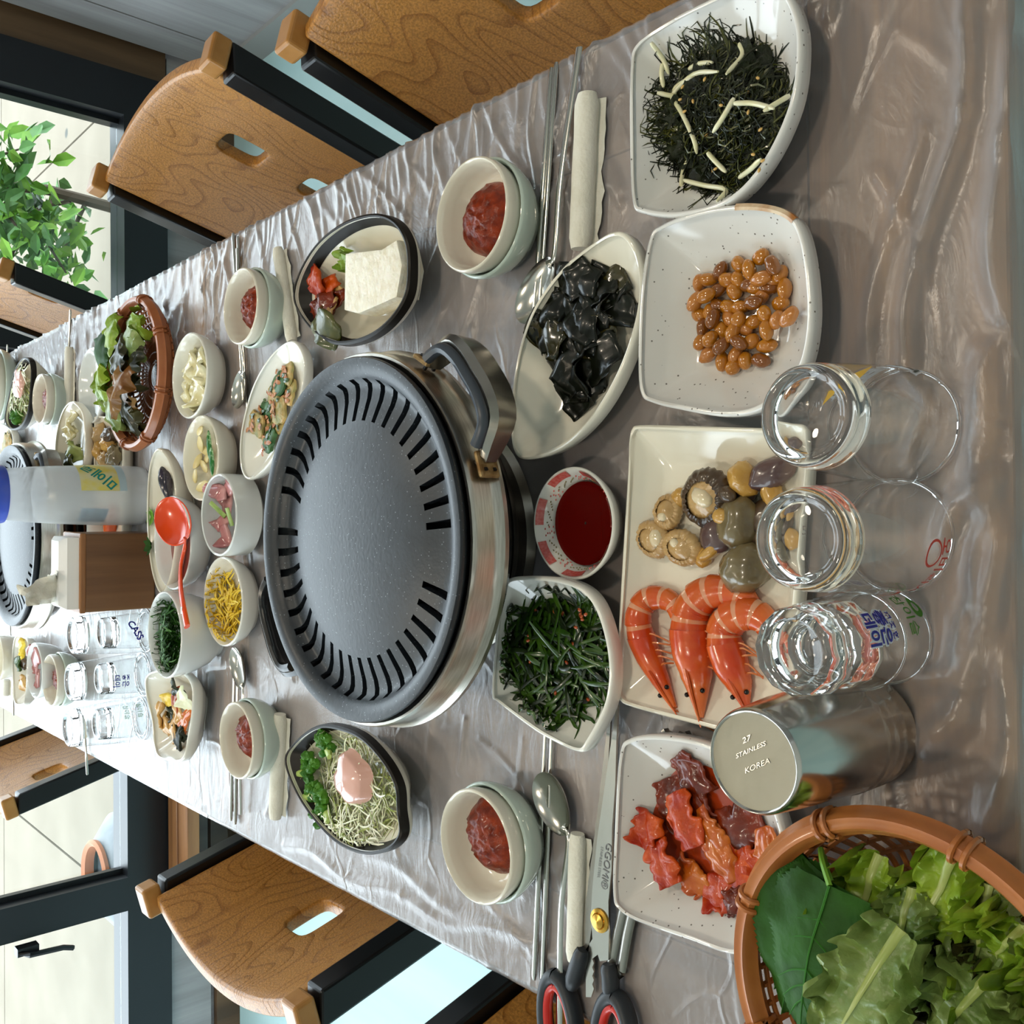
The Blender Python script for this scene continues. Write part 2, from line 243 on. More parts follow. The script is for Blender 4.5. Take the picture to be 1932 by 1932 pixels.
M('leaf', '4f8a24', '86b43c', 12, rough=.5, sss=.1); M('leaf_dark', '3c6a2c', '5a8a44', 12, rough=.5); M('bark', '4a3f30', rough=.8); M('pot', '7d8286', '8f9498', 20, rough=.6); M('pot_rim', 'b5714a', rough=.6); M('soil', '23272c', '343a40', 60, rough=.9)
M('lamp_white', 'f4f1e6', rough=.4)
# ---------------------------------------------------------------- the room
def sbox(name, x0, x1, y0, y1, z0, z1, m, parent=None):
    b = MB(); b.box(((x0+x1)/2, (y0+y1)/2, (z0+z1)/2), (x1-x0, y1-y0, z1-z0)); o = b.build(name, m, parent, smooth=False)
    if parent is None: o['kind'] = 'structure'
    return o
YB, XR, XL, YF, ZC = 2.64, 1.33, -2.75, -1.8, 2.5
sbox('floor', XL-.1, XR+.1, YF-.1, YB+.12, -.06, 0, 'floor'); sbox('ceiling', XL-.1, XR+.1, YF-.1, YB+.12, ZC, ZC+.06, 'ceiling')
wr = sbox('wall_right', XR+.012, XR+.1, YF, YB, 0, ZC, 'brown_trim')
yy = YB-.02
for k, w in enumerate((.14, .62, .62, .62, .62, .62, .62, .52)):       # vertical wall boards with open seams
    y1 = yy; y0 = yy-w+.006; yy -= w
    sbox('wall_panel', XR, XR+.02, y0, y1, .075, ZC, 'wall_wood', wr)
sbox('baseboard_right', XR-.012, XR+.012, YF, YB, 0, .075, 'base_trim')
d = sbox('door_1', XR-.03, XR-.001, 1.0, 1.86, .08, 2.1, 'dark_brown')
for y0, y1 in ((1.05, 1.42), (1.46, 1.81)): sbox('door_panel', XR-.038, XR-.029, y0, y1, .16, 2.0, 'dark_brown', d)
wb = sbox('wall_back', XL, XR+.1, YB+.02, YB+.12, 0, .205, 'wall_wood')
sbox('wall_back_pier', 1.25, XR+.1, YB, YB+.12, .205, ZC, 'brown_trim', wb); sbox('wall_back_top', XL, 1.25, YB, YB+.12, 2.35, ZC, 'plaster', wb)
sbox('baseboard_back', XL, XR, YB-.002, YB+.02, 0, .07, 'brown_trim'); sbox('trim_1', XL, XR, YB+.005, YB+.02, .085, .2, 'wall_wood')
wf = sbox('wall_front', XL, XR, YF-.1, YF, 0, ZC, 'plaster')
wl = sbox('wall_left', XL-.1, XL, YF, .6, 0, ZC, 'plaster'); sbox('wall_left_low', XL-.1, XL, .6, YB, 0, .3, 'wall_wood', wl); sbox('wall_left_top', XL-.1, XL, .6, YB, 2.4, ZC, 'plaster', wl)
def window(name, axis, a0, a1, z0, z1, c, muls, fw=.12):
    e = bpy.data.objects.new(name, None); COL.objects.link(e); e['kind'] = 'structure'; e['label'] = 'black framed window with tall panes'
    def b(n, p0, p1, q0, q1, d0, d1, m):
        if axis == 'x': sbox(n, p0, p1, c+d0, c+d1, q0, q1, m, e)
        else: sbox(n, c+d0, c+d1, p0, p1, q0, q1, m, e)
    b('window_frame', a0, a1, z0, z0+fw, -.01, .1, 'black_frame'); b('window_frame', a0, a1, z1-fw, z1, -.01, .1, 'black_frame')
    b('window_frame', a0, a0+fw, z0+fw, z1-fw, -.01, .1, 'black_frame'); b('window_frame', a1-fw, a1, z0+fw, z1-fw, -.01, .1, 'black_frame')
    xs = [a0+fw]
    for m_ in muls: b('mullion', m_-.045, m_+.045, z0+fw, z1-fw, -.012, .09, 'black_frame'); xs += [m_-.045, m_+.045]
    xs.append(a1-fw)
    for i in range(0, len(xs), 2):
        b('pane', xs[i], xs[i+1], z0+fw, z1-fw, .045, .051, 'pane')
        for p, q in ((xs[i], xs[i]+.014), (xs[i+1]-.014, xs[i+1])): b('glazing_bead', p, q, z0+fw, z1-fw, .03, .044, 'black_frame')
    return e
win = window('window_1', 'x', XL, 1.25, .205, 2.35, YB, (-1.0, .5))
hb = MB(); hb.box((-1.068, YB-.02, .58), (.02, .03, .05)); hb.tube([(-1.068, YB-.03, .60), (-1.075, YB-.045, .58), (-1.08, YB-.045, .50), (-1.09, YB-.04, .475)], .007, 6); hb.build('window_handle', 'black_plastic', win)
window('window_2', 'y', .6, YB, .3, 2.4, XL-.1, (1.6,), .1)
# ceiling lamps give the room its warm fill
def lamp(x, y, label):
    t = thing('ceiling_lamp', label, 'lamp', (x, y, ZC)); b = MB(); b.lathe([(.0, -.001), (.09, -.001), (.1, -.004), (.1, -.022), (.085, -.026), (.084, -.012), (.0, -.012)], 24); b.build('lamp_ring', 'lamp_white', t)
    l = area('lamp_light', (0, 0, -.03), (0, 0, 0), .16, .16, LAMP_W, (1, .86, .68), shape='DISK'); l.parent = t
LAMP_W = 3.2
for (x, y, s) in ((-.55, .15, 'over the near end of the table'), (.6, .15, 'over the near right side of the table'), (-.55, 1.5, 'over the left chairs'), (.6, 1.5, 'over the right chairs')): lamp(x, y, 'round white ceiling lamp '+s)
# low wooden bench under the back window
t = thing('low_bench', 'low brown wooden bench against the wall below the back window', 'bench', (-.78, YB-.1, 0))
for k, (y, z, m) in enumerate(((-.02, .2, 'bench_wood'), (.05, .2, 'bench_wood'))):
    b = MB(); b.box((0, y, z), (.6, .062, .035)); bev(b.build('bench_slat', m, t, smooth=False))
for x in (-.26, .26):
    b = MB(); b.box((x, .015, .091), (.04, .12, .182)); b.build('leg', 'dark_brown', t, smooth=False)
b = MB(); b.box((0, .02, .1), (.48, .02, .05)); b.build('bench_rail', 'dark_brown', t, smooth=False)
# outside: concrete slabs, bulbous planter, young tree
g = sbox('ground_outside', -7, 7, YB+.12, 12, -.2, -.03, 'joint')
for x0, x1 in ((-7, -4.4), (-4.39, -1.397), (-1.385, 1.6), (1.61, 4.6), (4.61, 7)):
    for y0, y1 in ((YB+.13, 5.29), (5.3, 8.3), (8.31, 12)): sbox('paving_slab', x0, x1, y0, y1, -.03, 0, 'concrete', g)
t = thing('planter_jar', 'bulbous grey planter jar with terracotta lip outside the window', 'planter', (-1.10, 3.10, 0))
b = MB(); b.lathe([(0, 0), (.10, 0), (.15, .05), (.19, .13), (.185, .19), (.13, .235), (.098, .25)], 40); b.build('jar_body', 'pot', t)
b = MB(); b.lathe([(.098, .245), (.112, .25), (.115, .262), (.106, .27), (.094, .262), (.092, .235)], 40); b.build('jar_lip', 'pot_rim', t)
b = MB(); b.lathe([(0, .222), (.05, .226), (.1, .222)], 24); b.build('soil', 'soil', t)
t = thing('young_tree', 'leafy green young tree growing outside the back window', 'tree', (1.12, 3.42, 0))
b = MB(); rr = random.Random(5); tips = []
b.tube([(0, 0, 0), (.02, 0, .3), (-.02, .02, .7), (0, .03, 1.2)], [.022, .018, .014, .006], 7)
for k in range(20):
    z0 = .18+.05*k; a = rr.uniform(0, 2*PI) if k % 3 else PI+rr.uniform(-.5, .5); L_ = rr.uniform(.3, .55)
    q = [Vector((0, 0, z0)), Vector((cos(a)*L_*.5, sin(a)*L_*.4, z0+.10)), Vector((cos(a)*L_, sin(a)*L_*.7, z0+rr.uniform(.0, .22)))]
    b.tube(q, [.008, .006, .003], 5)
    for s in range(95):
        u = rr.uniform(.2, 1.08); i = 0 if u < .5 else 1; w = min((u-.5*i)*2, 1.1); tips.append(q[i].lerp(q[i+1], w)+Vector((rr.gauss(0, .05), rr.gauss(0, .05), rr.gauss(0, .05))))
b.build('trunk', 'bark', t)
b = MB()
for q in tips:
    L_ = rr.uniform(.05, .09); w = L_*.27; m3 = euler(rr.uniform(-.9, .9), rr.uniform(-.9, .9), rr.uniform(0, 2*PI)); mi = 0 if rr.random() < .55 else 1
    pts = [(-L_/2, 0, 0), (-L_*.15, w, .004), (L_*.2, w*.8, .003), (L_/2, 0, -.006), (L_*.2, -w*.8, .003), (-L_*.15, -w, .004), (0, 0, -.003)]
    b.add([m3 @ Vector(p_)+q for p_ in pts], [(0, 6, 1), (1, 6, 2), (2, 6, 3), (3, 6, 4), (4, 6, 5), (5, 6, 0)], mi)
tag(b.build('foliage', ['leaf', 'leaf_dark'], t, smooth=False), None, kind='stuff')
# ---------------------------------------------------------------- tables and plastic covers
X0, X1 = -.37, .35
def table(name, label, y0, y1):
    t = thing(name, label, 'table', ((X0+X1)/2, (y0+y1)/2, 0)); w = X1-X0; L_ = y1-y0
    def bx(n, x0, x1, a0, a1, z0, z1, m): b = MB(); b.box(((x0+x1)/2, (a0+a1)/2, (z0+z1)/2), (x1-x0, a1-a0, z1-z0)); return b.build(n, m, t, smooth=False)
    bx('top_panel', -w/2+.085, w/2-.085, -L_/2+.115, L_/2-.115, T-.03, T-.0015, 'table_wood')
    for s in (-1, 1):
        bev(bx('border_plank', min(s*w/2, s*(w/2-.084)), max(s*w/2, s*(w/2-.084)), -L_/2+.115, L_/2-.115, T-.035, T-.001, 'table_wood'), .002)
        bev(bx('end_plank', -w/2, w/2, min(s*L_/2, s*(L_/2-.114)), max(s*L_/2, s*(L_/2-.114)), T-.035, T-.001, 'plank_wood'), .002)
        for q in (-1, 1): bx('leg', s*(w/2-.1)-.025, s*(w/2-.1)+.025, q*(L_/2-.1)-.025, q*(L_/2-.1)+.025, 0, T-.04, 'black_metal')
    return t
YN, YM, YE = .19, 1.165, 2.42
table('dining_table', 'grey brown wooden dining table with end planks under the near plastic cover', YN, YM-.002); table('dining_table', 'grey brown wooden dining table nearer the back window', YM+.002, YE)
def seg_d(X, Y, a, b):
    ax, ay, bx, by = a[0], a[1], b[0], b[1]; dx, dy = bx-ax, by-ay; L2 = dx*dx+dy*dy
    t_ = np.clip(((X-ax)*dx+(Y-ay)*dy)/L2, 0, 1); return np.hypot(X-ax-t_*dx, Y-ay-t_*dy), t_
def cover(label, y0, y1, near, far, ridges, nx, ny, seed):
    rs = np.random.RandomState(seed); dr = .035; w = X1-X0
    s = np.linspace(-dr, w+dr, nx); v = np.linspace(y0-(.05 if near else 0), y1+(.03 if far else 0), ny); Sx, V = np.meshgrid(s, v, indexing='ij')
    X = X0+np.clip(Sx, 0, w); Y = np.clip(V, y0, y1); Z = np.full_like(X, T+.0006)
    lo = np.maximum(-Sx, 0); hi = np.maximum(Sx-w, 0); nr = np.maximum(y0-V, 0); fa = np.maximum(V-y1, 0)
    wav = .5+.5*np.sin(Y*95+2*np.sin(Y*31)); X -= np.where(lo > 0, .003+lo*.25*wav, 0); X += np.where(hi > 0, .003+hi*.3*wav, 0)
    wy = .5+.5*np.sin(X*70+2*np.sin(X*23)); Y -= np.where(nr > 0, .004+nr*.5*wy, 0); Y += np.where(fa > 0, .003, 0)
    Z -= lo+hi+nr*.85+fa
    for a, b, amp, wd in ridges:
        d_, t_ = seg_d(X+.006*np.sin(Y*40), Y+.006*np.sin(X*37), a, b); Z += amp*np.exp(-(d_/wd)**2)*(.4+.6*np.sin(PI*np.clip(t_*.9+.05, 0, 1)))
    for _ in range(210):
        e = rs.rand() < .55; yy = rs.uniform(y0, y1)
        if e: a = (X1+.01, yy); ang = PI+rs.normal(0, .35); ln = rs.uniform(.05, .16)
        else: a = (rs.uniform(X0, X1), yy); ang = rs.uniform(-.7, .7)+(PI/2 if rs.rand() < .3 else 0); ln = rs.uniform(.04, .12)
        d_, t_ = seg_d(X+.004*np.sin(Y*60+yy*50), Y+.004*np.sin(X*60+yy*90), a, (a[0]+cos(ang)*ln, a[1]+sin(ang)*ln)); Z += rs.uniform(.0008, .0022)*np.exp(-(d_/rs.uniform(.0022, .005))**2)
    me = bpy.data.meshes.new('plastic_cover'); n = nx*ny; vs = np.stack([X, Y, Z], -1).reshape(n, 3)
    i, j = np.meshgrid(np.arange(nx-1), np.arange(ny-1), indexing='ij'); a = (i*ny+j).ravel(); fs = np.stack([a, a+ny, a+ny+1, a+1], -1)
    c0 = Vector(((X0+X1)/2, (y0+y1)/2, T)); me.from_pydata((vs-np.array(c0)).tolist(), [], fs.tolist()); me.materials.append(MATS['film']); me.polygons.foreach_set('use_smooth', [True]*len(fs))
    o = bpy.data.objects.new('plastic_cover', me); COL.objects.link(o); o.location = c0; tag(o, label, 'tablecloth')
def pl(pts, amp, wd): 
    q = [P(x, y, T) for x, y in pts]; return [(a, b, amp, wd) for a, b in zip(q, q[1:])]
RID = pl([(1845, -40), (1800, 200), (1755, 480), (1712, 720)], .009, .0055)+pl([(1720, 250), (1690, 450), (1640, 720)], .005, .005)+pl([(1905, 60), (1885, 250), (1915, 560)], .011, .008)+pl([(1860, 650), (1830, 860), (1900, 1010)], .008, .008)
RID += pl([(1870, 880), (1805, 930), (1790, 1010)], .008, .007)+pl([(1905, 1010), (1895, 1130), (1800, 1330), (1725, 1400)], .010, .007)+pl([(1910, 1190), (1900, 1330), (1860, 1530)], .009, .008)+pl([(1855, 990), (1860, 1110), (1800, 1260), (1730, 1290)], .006, .005)+pl([(1700, 690), (1740, 760), (1690, 870)], .003, .004)
RID += pl([(1570, 0), (1490, 60)], .004, .004)+pl([(860, 480), (800, 660)], .002, .006)+pl([(900, 520), (870, 640)], .0015, .005)+pl([(690, 1610), (830, 1690), (980, 1790)], .002, .006)+pl([(540, 1590), (760, 1700), (1060, 1800)], .0025, .005)
cover('wrinkled clear plastic sheet spread over the near dining table', YN, YM, True, False, RID, 400, 560, 3)
cover('wrinkled clear plastic sheet spread over the table by the window', YM, YE, False, True, pl([(470, 560), (330, 640)], .002, .005), 160, 280, 8)
# ---------------------------------------------------------------- chairs: curved embossed back with two holes, black posts, tan caps
def make_chair():
    t = thing('dining_chair', '', 'chair'); w, zt, zb = .37, .775, .43; lean = math.tan(math.radians(15)); bow = .045
    def sp(y, z, off=0): return (lean*(z-zb)+bow*(1-(2*y/w)**2)+off, y, z)
    b = MB(); hs = .045; rws = [(zb, .475, 4, None), (.475, .565, 8, 1), (.565, .60, 3, None), (.60, .69, 8, 1), (.69, zt, 5, None)]
    us = [-w/2+(w/2-hs)*i/9 for i in range(9)]+[-hs+2*hs*i/8 for i in range(9)]+[hs+(w/2-hs)*(i+1)/9 for i in range(9)]
    for z0, z1, n, h in rws:
        for i in range(len(us)-1):
            if h and -hs-1e-6 <= us[i] < hs-1e-6: continue
            for k in range(n): b.add([sp(us[i], z0+(z1-z0)*k/n), sp(us[i+1], z0+(z1-z0)*k/n), sp(us[i+1], z0+(z1-z0)*(k+1)/n), sp(us[i], z0+(z1-z0)*(k+1)/n)], [(0, 1, 2, 3)])
        if h:
            zc = (z0+z1)/2; sq = [(-hs+2*hs*i/8, -hs) for i in range(8)]+[(hs, -hs+2*hs*i/8) for i in range(8)]+[(hs-2*hs*i/8, hs) for i in range(8)]+[(-hs, hs-2*hs*i/8) for i in range(8)]
            rg = []
            for fr in (1, .8, 0):
                r_ = []
                for (a, c) in sq:
                    th = math.atan2(c, a); ca, sa = abs(cos(th)), abs(sin(th)); rad = ((ca/.027)**5+(sa/.03)**5)**-.2; ia, ic = rad*cos(th), rad*sin(th)
                    r_.append(sp(a*fr+ia*(1-fr), zc+c*fr+ic*(1-fr)))
                rg.append(r_)
            b.loft(rg)
    o = b.build('backrest', 'chair_wood', t, dedupe=True); mod(o, 'SOLIDIFY', thickness=.02, offset=0); bev(o, .004, 3)
    for s in (-1, 1):
        y = s*(w/2+.016); b = MB()
        b.loft([[(x+dx, y+dy, z) for dx, dy in ((-.02, -.015), (.02, -.015), (.02, .015), (-.02, .015))] for x, z in ((-.0, 0), (-.03, .2), (0, zb), (lean*(zt-zb)-.003, zt-.012))], True, True)
        bev(b.build('post', 'black_metal', t, smooth=False), .003)
        b = MB(); b.box((lean*(zt-zb)+.001, y, zt+.002), (.041, .0305, .024), Matrix.Rotation(math.radians(15), 3, 'Y')); bev(b.build('corner_cap', 'chair_cap', t, smooth=False), .004, 3)
        b = MB(); b.loft([[(x+dx, y*.95+dy, z) for dx, dy in ((-.014, -.014), (.014, -.014), (.014, .014), (-.014, .014))] for x, z in ((-.34, 0), (-.31, .41))], True, True); b.build('front_leg', 'black_metal', t, smooth=False)
        b = MB(); b.box((-.16, y*.95, .395), (.32, .025, .03)); b.build('seat_rail', 'black_metal', t, smooth=False)
    b = MB(); b.box((-.175, 0, .43), (.33, .36, .035)); bev(b.build('seat', 'seat_pad', t, smooth=False), .015, 4)
    b = MB()
    def top(u, v): y = -w/2+w*u; x, _, z = sp(y, zt); return (x-.0105+.021*v, y, z+.0105)
    return t
ch = make_chair(); first = True
for (x, y, rz, lab) in ((.437, 1.237, math.radians(5), 'orange brown chair beside the tofu bowl and rolled towel'), (.410, .655, math.radians(2), 'orange brown chair behind the fern sprout dish and spoon'), (.405, 2.19, math.radians(-2), 'orange brown chair in front of the tree window'),
                        (-.40, 1.06, PI, 'orange brown chair beside the cabbage salad bowl'), (-.36, .46, PI+.03, 'orange brown chair beside the scissors handles'), (-.43, 2.17, PI-.02, 'orange brown chair beside the left window pane with the planter jar')):
    c = ch if first else dup(ch); first = False; c.location = (x, y, 0); c.rotation_euler = (0, 0, rz); tag(c, lab, 'chair', 'wooden backed dining chairs around the tables')
# ---------------------------------------------------------------- round table grills
def make_grill():
    t = thing('table_grill', 'round grey speckled grill pan on a steel burner amid the near dishes', 'grill', (-.012, .644, T)); n = 42
    b = MB(); rs = [.0, .02, .045, .07, .086, .094, .104, .112, .119, .1235, .127, .1315, .138, .1425, .1435, .142, .139, .128, .0]
    zs = [.111, .1108, .1098, .1078, .1056, .104, .1015, .0995, .099, .1, .1055, .1105, .1122, .1118, .110, .106, .103, .088, .084]
    rings = []; fr = [0, .33, .67]                       # every sector: slot part and two web parts
    for r, z in zip(rs, zs): rings.append([(r, z, 2*PI*(k+q)/n) for k in range(n) for q in ((0, .36, .68) if .09 < r < .126 else (0, .36, .68))])
    m = 3*n; vs = [(max(r, .0004)*cos(a), max(r, .0004)*sin(a), z) for rg in rings for r, z, a in rg]; fs = []
    for i in range(len(rs)-1):
        for j in range(m):
            sec, part = divmod(j, 3)
            if part == 0 and 5 <= i <= 9 and sec not in (9, 30, 31): continue
            if sec == 30 and i == 8: continue
            k = (j+1) % m; fs.append((i*m+j, i*m+k, (i+1)*m+k, (i+1)*m+j))
    b.add(vs, fs)
    for sec in range(n):
        if sec in (9, 30, 31): continue
        for part in (0, 1):
            j = sec*3+part
            q = [vs[i*m+j] for i in range(5, 11)]; b.add(q+[(x, y, z-.007) for x, y, z in q], [(i, i+1, i+7, i+6) for i in range(5)])
    b.build('grill_pan', 'grill_pan', t, ang=50)
    b = MB(); b.lathe([(.1445, .104), (.1465, .104), (.148, .1), (.1475, .086), (.149, .082), (.1515, .079), (.151, .075), (.146, .073), (.140, .074), (.139, .1), (.1445, .104)], 72); b.build('steel_ring', 'brushed', t)
    b = MB(); b.lathe([(0, .05), (.10, .055), (.135, .07), (.1395, .074), (.132, .056), (.108, .034), (.09, .03)], 60); b.build('burner_bowl', 'burner_black', t)
    b = MB(); b.lathe([(.085, .031), (.104, .034), (.109, .033), (.109, .029), (.1, .02), (.096, .008), (.1, .002), (.09, .001), (0, .001)], 60); b.build('drip_tray', 'steel_dark', t)
    for k, ang in enumerate((math.atan2(-.095, .078), math.atan2(.12, -.068))):
        e = bpy.data.objects.new('handle', None); COL.objects.link(e); e.parent = t; e.rotation_euler = (0, 0, ang)
        path = smooth_open([(.147, -.047, .09), (.158, -.044, .09), (.176, -.037, .09), (.183, -.02, .09), (.184, 0, .09), (.183, .02, .09), (.176, .037, .09), (.158, .044, .09), (.147, .047, .09)], 28)
        b = MB(); rg = []
        for i, q in enumerate(path):
            tt = (path[min(i+1, 28)]-path[max(i-1, 0)]).normalized(); nn = Vector((tt.y, -tt.x, 0)); hh = .006+.006*sin(PI*i/28)
            rg.append([q+nn*.0055+Vector((0, 0, -hh)), q+nn*.0065+Vector((0, 0, hh*.6)), q+nn*.002+Vector((0, 0, hh)), q-nn*.004+Vector((0, 0, hh*.8)), q-nn*.0045+Vector((0, 0, -hh))])
        b.loft(rg, True, True); b.build('handle_grip', 'steel_dark' if k == 0 else 'black_plastic', e)
        b = MB(); b.tube([q+Vector((-.006, 0, .0105)) for q in path[4:25]], .0045, 8); b.build('grip_insert', 'grey_plastic' if k == 0 else 'black_plastic', e)
        for s in (-1, 1):
            b = MB(); b.box((.1495-.004, s*.052, .09), (.004, .02, .018), RZ(s*.36)); bev(b.build('bracket', 'rust', e, smooth=False), .002)
            b = MB()
            for a_ in (-.005, .005):
                for c_ in (-.004, .004): b.box((.148-.004, s*.052+a_, .09+c_), (.006, .0022, .0022))
            b.build('rivet', 'black_metal', e, smooth=False)
    return t
gr = make_grill()
dup(gr, (-.013, 1.648, T), math.radians(-8), 'round grill pan on a steel burner between the far dishes and window')
# ---------------------------------------------------------------- dishes
class Dish:
    def __init__(s, t, c, out, zr, zf, fl, pw): s.t, s.c, s.out, s.zr, s.zf, s.fl, s.pw = t, c, out, zr, zf, fl, pw; s.ang = sorted((math.atan2(q[1], q[0]), math.hypot(q[0], q[1])) for q in out)
    def frac(s, x, y):
        x -= s.c.x; y -= s.c.y; a = math.atan2(y, x); A = s.ang; k = min(range(len(A)), key=lambda i: abs(A[i][0]-a)); return math.hypot(x, y)/A[k][1]
    def z(s, x, y):
        f = s.frac(x, y); u = max(0, (min(f, 1)-s.fl)/(1-s.fl)); return T+s.zf+(s.zr-s.zf)*u**s.pw
    def on(s, px, py, h=0):
        z = T+.02
        for _ in range(6): q = P(px, py, z); z = .5*z+.5*(s.z(q.x, q.y)+h)
        q = P(px, py, z); return q
def dish(name, label, cat, pix, zr, mat='white_china', zf=.007, fl=.5, pw=1.5, th=.0035, n=96, foot=.48, band=None, rim=None, group=None):
    pts = [(*(P(q[0], q[1], T+zr+(q[2] if len(q) > 2 else 0))[:2]), q[2] if len(q) > 2 else 0) for q in pix]
    o = smooth_closed(pts, n); cx = sum(q[0] for q in o)/n; cy = sum(q[1] for q in o)/n; c = Vector((cx, cy, T)); out = [(q[0]-cx, q[1]-cy, q[2]) for q in o]
    t = thing(name, label, cat, c, 0, group)
    def ring(s, z, w, off=0):
        r_ = []
        for x, y, dz in out:
            L_ = math.hypot(x, y); k = s+off/L_; r_.append((x*k, y*k, z+dz*w))
        return r_
    def u(f): return max(0, (f-fl)/(1-fl))
    b = MB(); rg = [ring(f, zf+(zr-zf)*u(f)**pw, u(f)**1.5) for f in (.02, .25, fl*.8, fl, fl+(1-fl)*.15, fl+(1-fl)*.3, fl+(1-fl)*.5, fl+(1-fl)*.7, fl+(1-fl)*.85, .975)]
    rg += [ring(1, zr+th*.35, 1, -th*.9), ring(1, zr+th*.55, 1, -th*.5), ring(1, zr+th*.3, 1, -.0003), ring(1, zr-th*.4, 1, .0002)]
    rg += [ring(f, (zf-.0035)+(zr-th-zf)*u(f)**pw*1.0, u(f)**1.5, .002) for f in (.97, fl+(1-fl)*.75, fl+(1-fl)*.5, fl+(1-fl)*.3, fl+(1-fl)*.12)]+[ring(foot, .0035, 0), ring(foot*.98, .0006, 0), ring(foot*.9, .0006, 0), ring(.02, .002, 0)]
    b.loft(rg, True, True); b.build('dish_body', mat, t, ang=60)
    if band:
        b = MB(); f0 = band[1]; b.loft([ring(f, zf+(zr-zf)*u(f)**pw+.0006, u(f)**1.5) for f in (f0, (f0+1)/2, .985)]+[ring(1, zr+th*.75, 1, -th*.9), ring(1, zr+th*.9, 1, -th*.4), ring(1, zr+th*.5, 1, .0006), ring(1, zr-.006, 1, .001)]); b.build('rim_band', band[0], t)
    if rim:
        b = MB(); a0, a1 = rim[1]; pr = [(-th*1.0, th*.42), (-th*.5, th*.66), (.0005, th*.4), (.0008, -th*.3)]
        seq = [i % n for i in range(int(a0*n), int(a1*n)+1)]
        b.loft([[ (lambda q: q[i])(ring(1, zr+dz, 1, of)) for i in seq] for of, dz in pr], closed=False); b.build('worn_rim', rim[0], t)
    return Dish(t, c, out, zr, zf, fl, pw)
def rimfit(x0, x1, y0, y1, z):
    cx, cy = (x0+x1)/2, (y0+y1)/2; a, b_ = P(cx, y0, z), P(cx, y1, z); c, d_ = P(x0, cy, z), P(x1, cy, z); return (c+d_)/2, (a-b_).length/2
def bowl(name, label, box, zr, mat='cream', r=None, prof=None, cat='bowl', group=None, c=None, th=.003, foot=.55, zb=0, lip=1.0):
    if c is None: c, rr = rimfit(*box, T+zr); r = r or rr
    t = thing(name, label, cat, (c[0], c[1], T+zb), 0, group); h = zr-zb
    pr = prof or [(.0, .07), (.35, .07), (.6, .12), (.78, .28), (.9, .55), (.97, .82), (1.0, 1.0)]
    inn = [(max(a, .004)*r-(.0 if a < .9 else th), q*h) for a, q in pr]; inn[-1] = (r-th, h-.001)
    outp = [(r-th*.6, h), (r-th*.2, h-.0006), (r, h-.002)]+[(max(a*r+.0005, foot*r), q*h-.003) for a, q in reversed(pr) if q*h > .008 and a < 1]+[(foot*r, .004), (foot*r*.98, 0), (foot*r*.85, 0), (.004, .001)]
    b = MB(); b.lathe(inn+outp, 56, c0=True, c1=True); b.build('bowl_body', mat, t, ang=60)
    out = [(r*cos(2*PI*i/64), r*sin(2*PI*i/64), 0) for i in range(64)]
    d_ = Dish(t, Vector((c[0], c[1], T)), out, zr, zb+.07*h+.001, .5, 2.2); d_.r = r; return d_
def loose(name, label, cat, mb, mats, group=None, kind=None, loc=None, ang=60):
    if loc is None:
        a = np.array(mb.v); loc = ((a[:, 0].min()+a[:, 0].max())/2, (a[:, 1].min()+a[:, 1].max())/2, a[:, 2].min())
    return tag(mb.build(name, mats, None, loc, ang=ang), label, cat, group, kind)
def strands(mb, d, box, n, ln, wd, hmax, mis, seed, curl=.5, flat=.4, segs=4, sides=4, lift=.3):     # random short strands heaped on a dish
    rr = random.Random(seed); x0, x1, y0, y1 = box; cx, cy = (x0+x1)/2, (y0+y1)/2
    for k in range(n):
        a = rr.uniform(0, 2*PI); u = math.sqrt(rr.random()); px, py = cx+(x1-x0)/2*u*cos(a), cy+(y1-y0)/2*u*sin(a)
        hh = hmax*(1-u*u)*rr.uniform(.35, 1)+wd; q = d.on(px, py, hh); th = rr.uniform(0, 2*PI); L_ = ln*rr.uniform(.5, 1.3); pts = []; cur = rr.uniform(-curl, curl); p_ = Vector(q); tl = rr.gauss(0, lift)*(1-u*.7)
        for i in range(segs+1):
            pts.append(Vector(p_)); th += cur*2/segs; p_ = p_+Vector((cos(th), sin(th), tl))*(L_/segs); tl -= .25/segs*4*.3; zmin = d.z(p_.x, p_.y)+wd*.6
            if d.frac(p_.x, p_.y) > .93: p_ = p_.lerp(d.c+Vector((0, 0, p_.z-T)), .15)
            p_.z = max(p_.z, zmin)
        w = wd*rr.uniform(.6, 1.2); mb.tube(pts, [w*.6]+[w]*(segs-1)+[w*.5], sides, mi=rr.choice(mis), flat=flat)
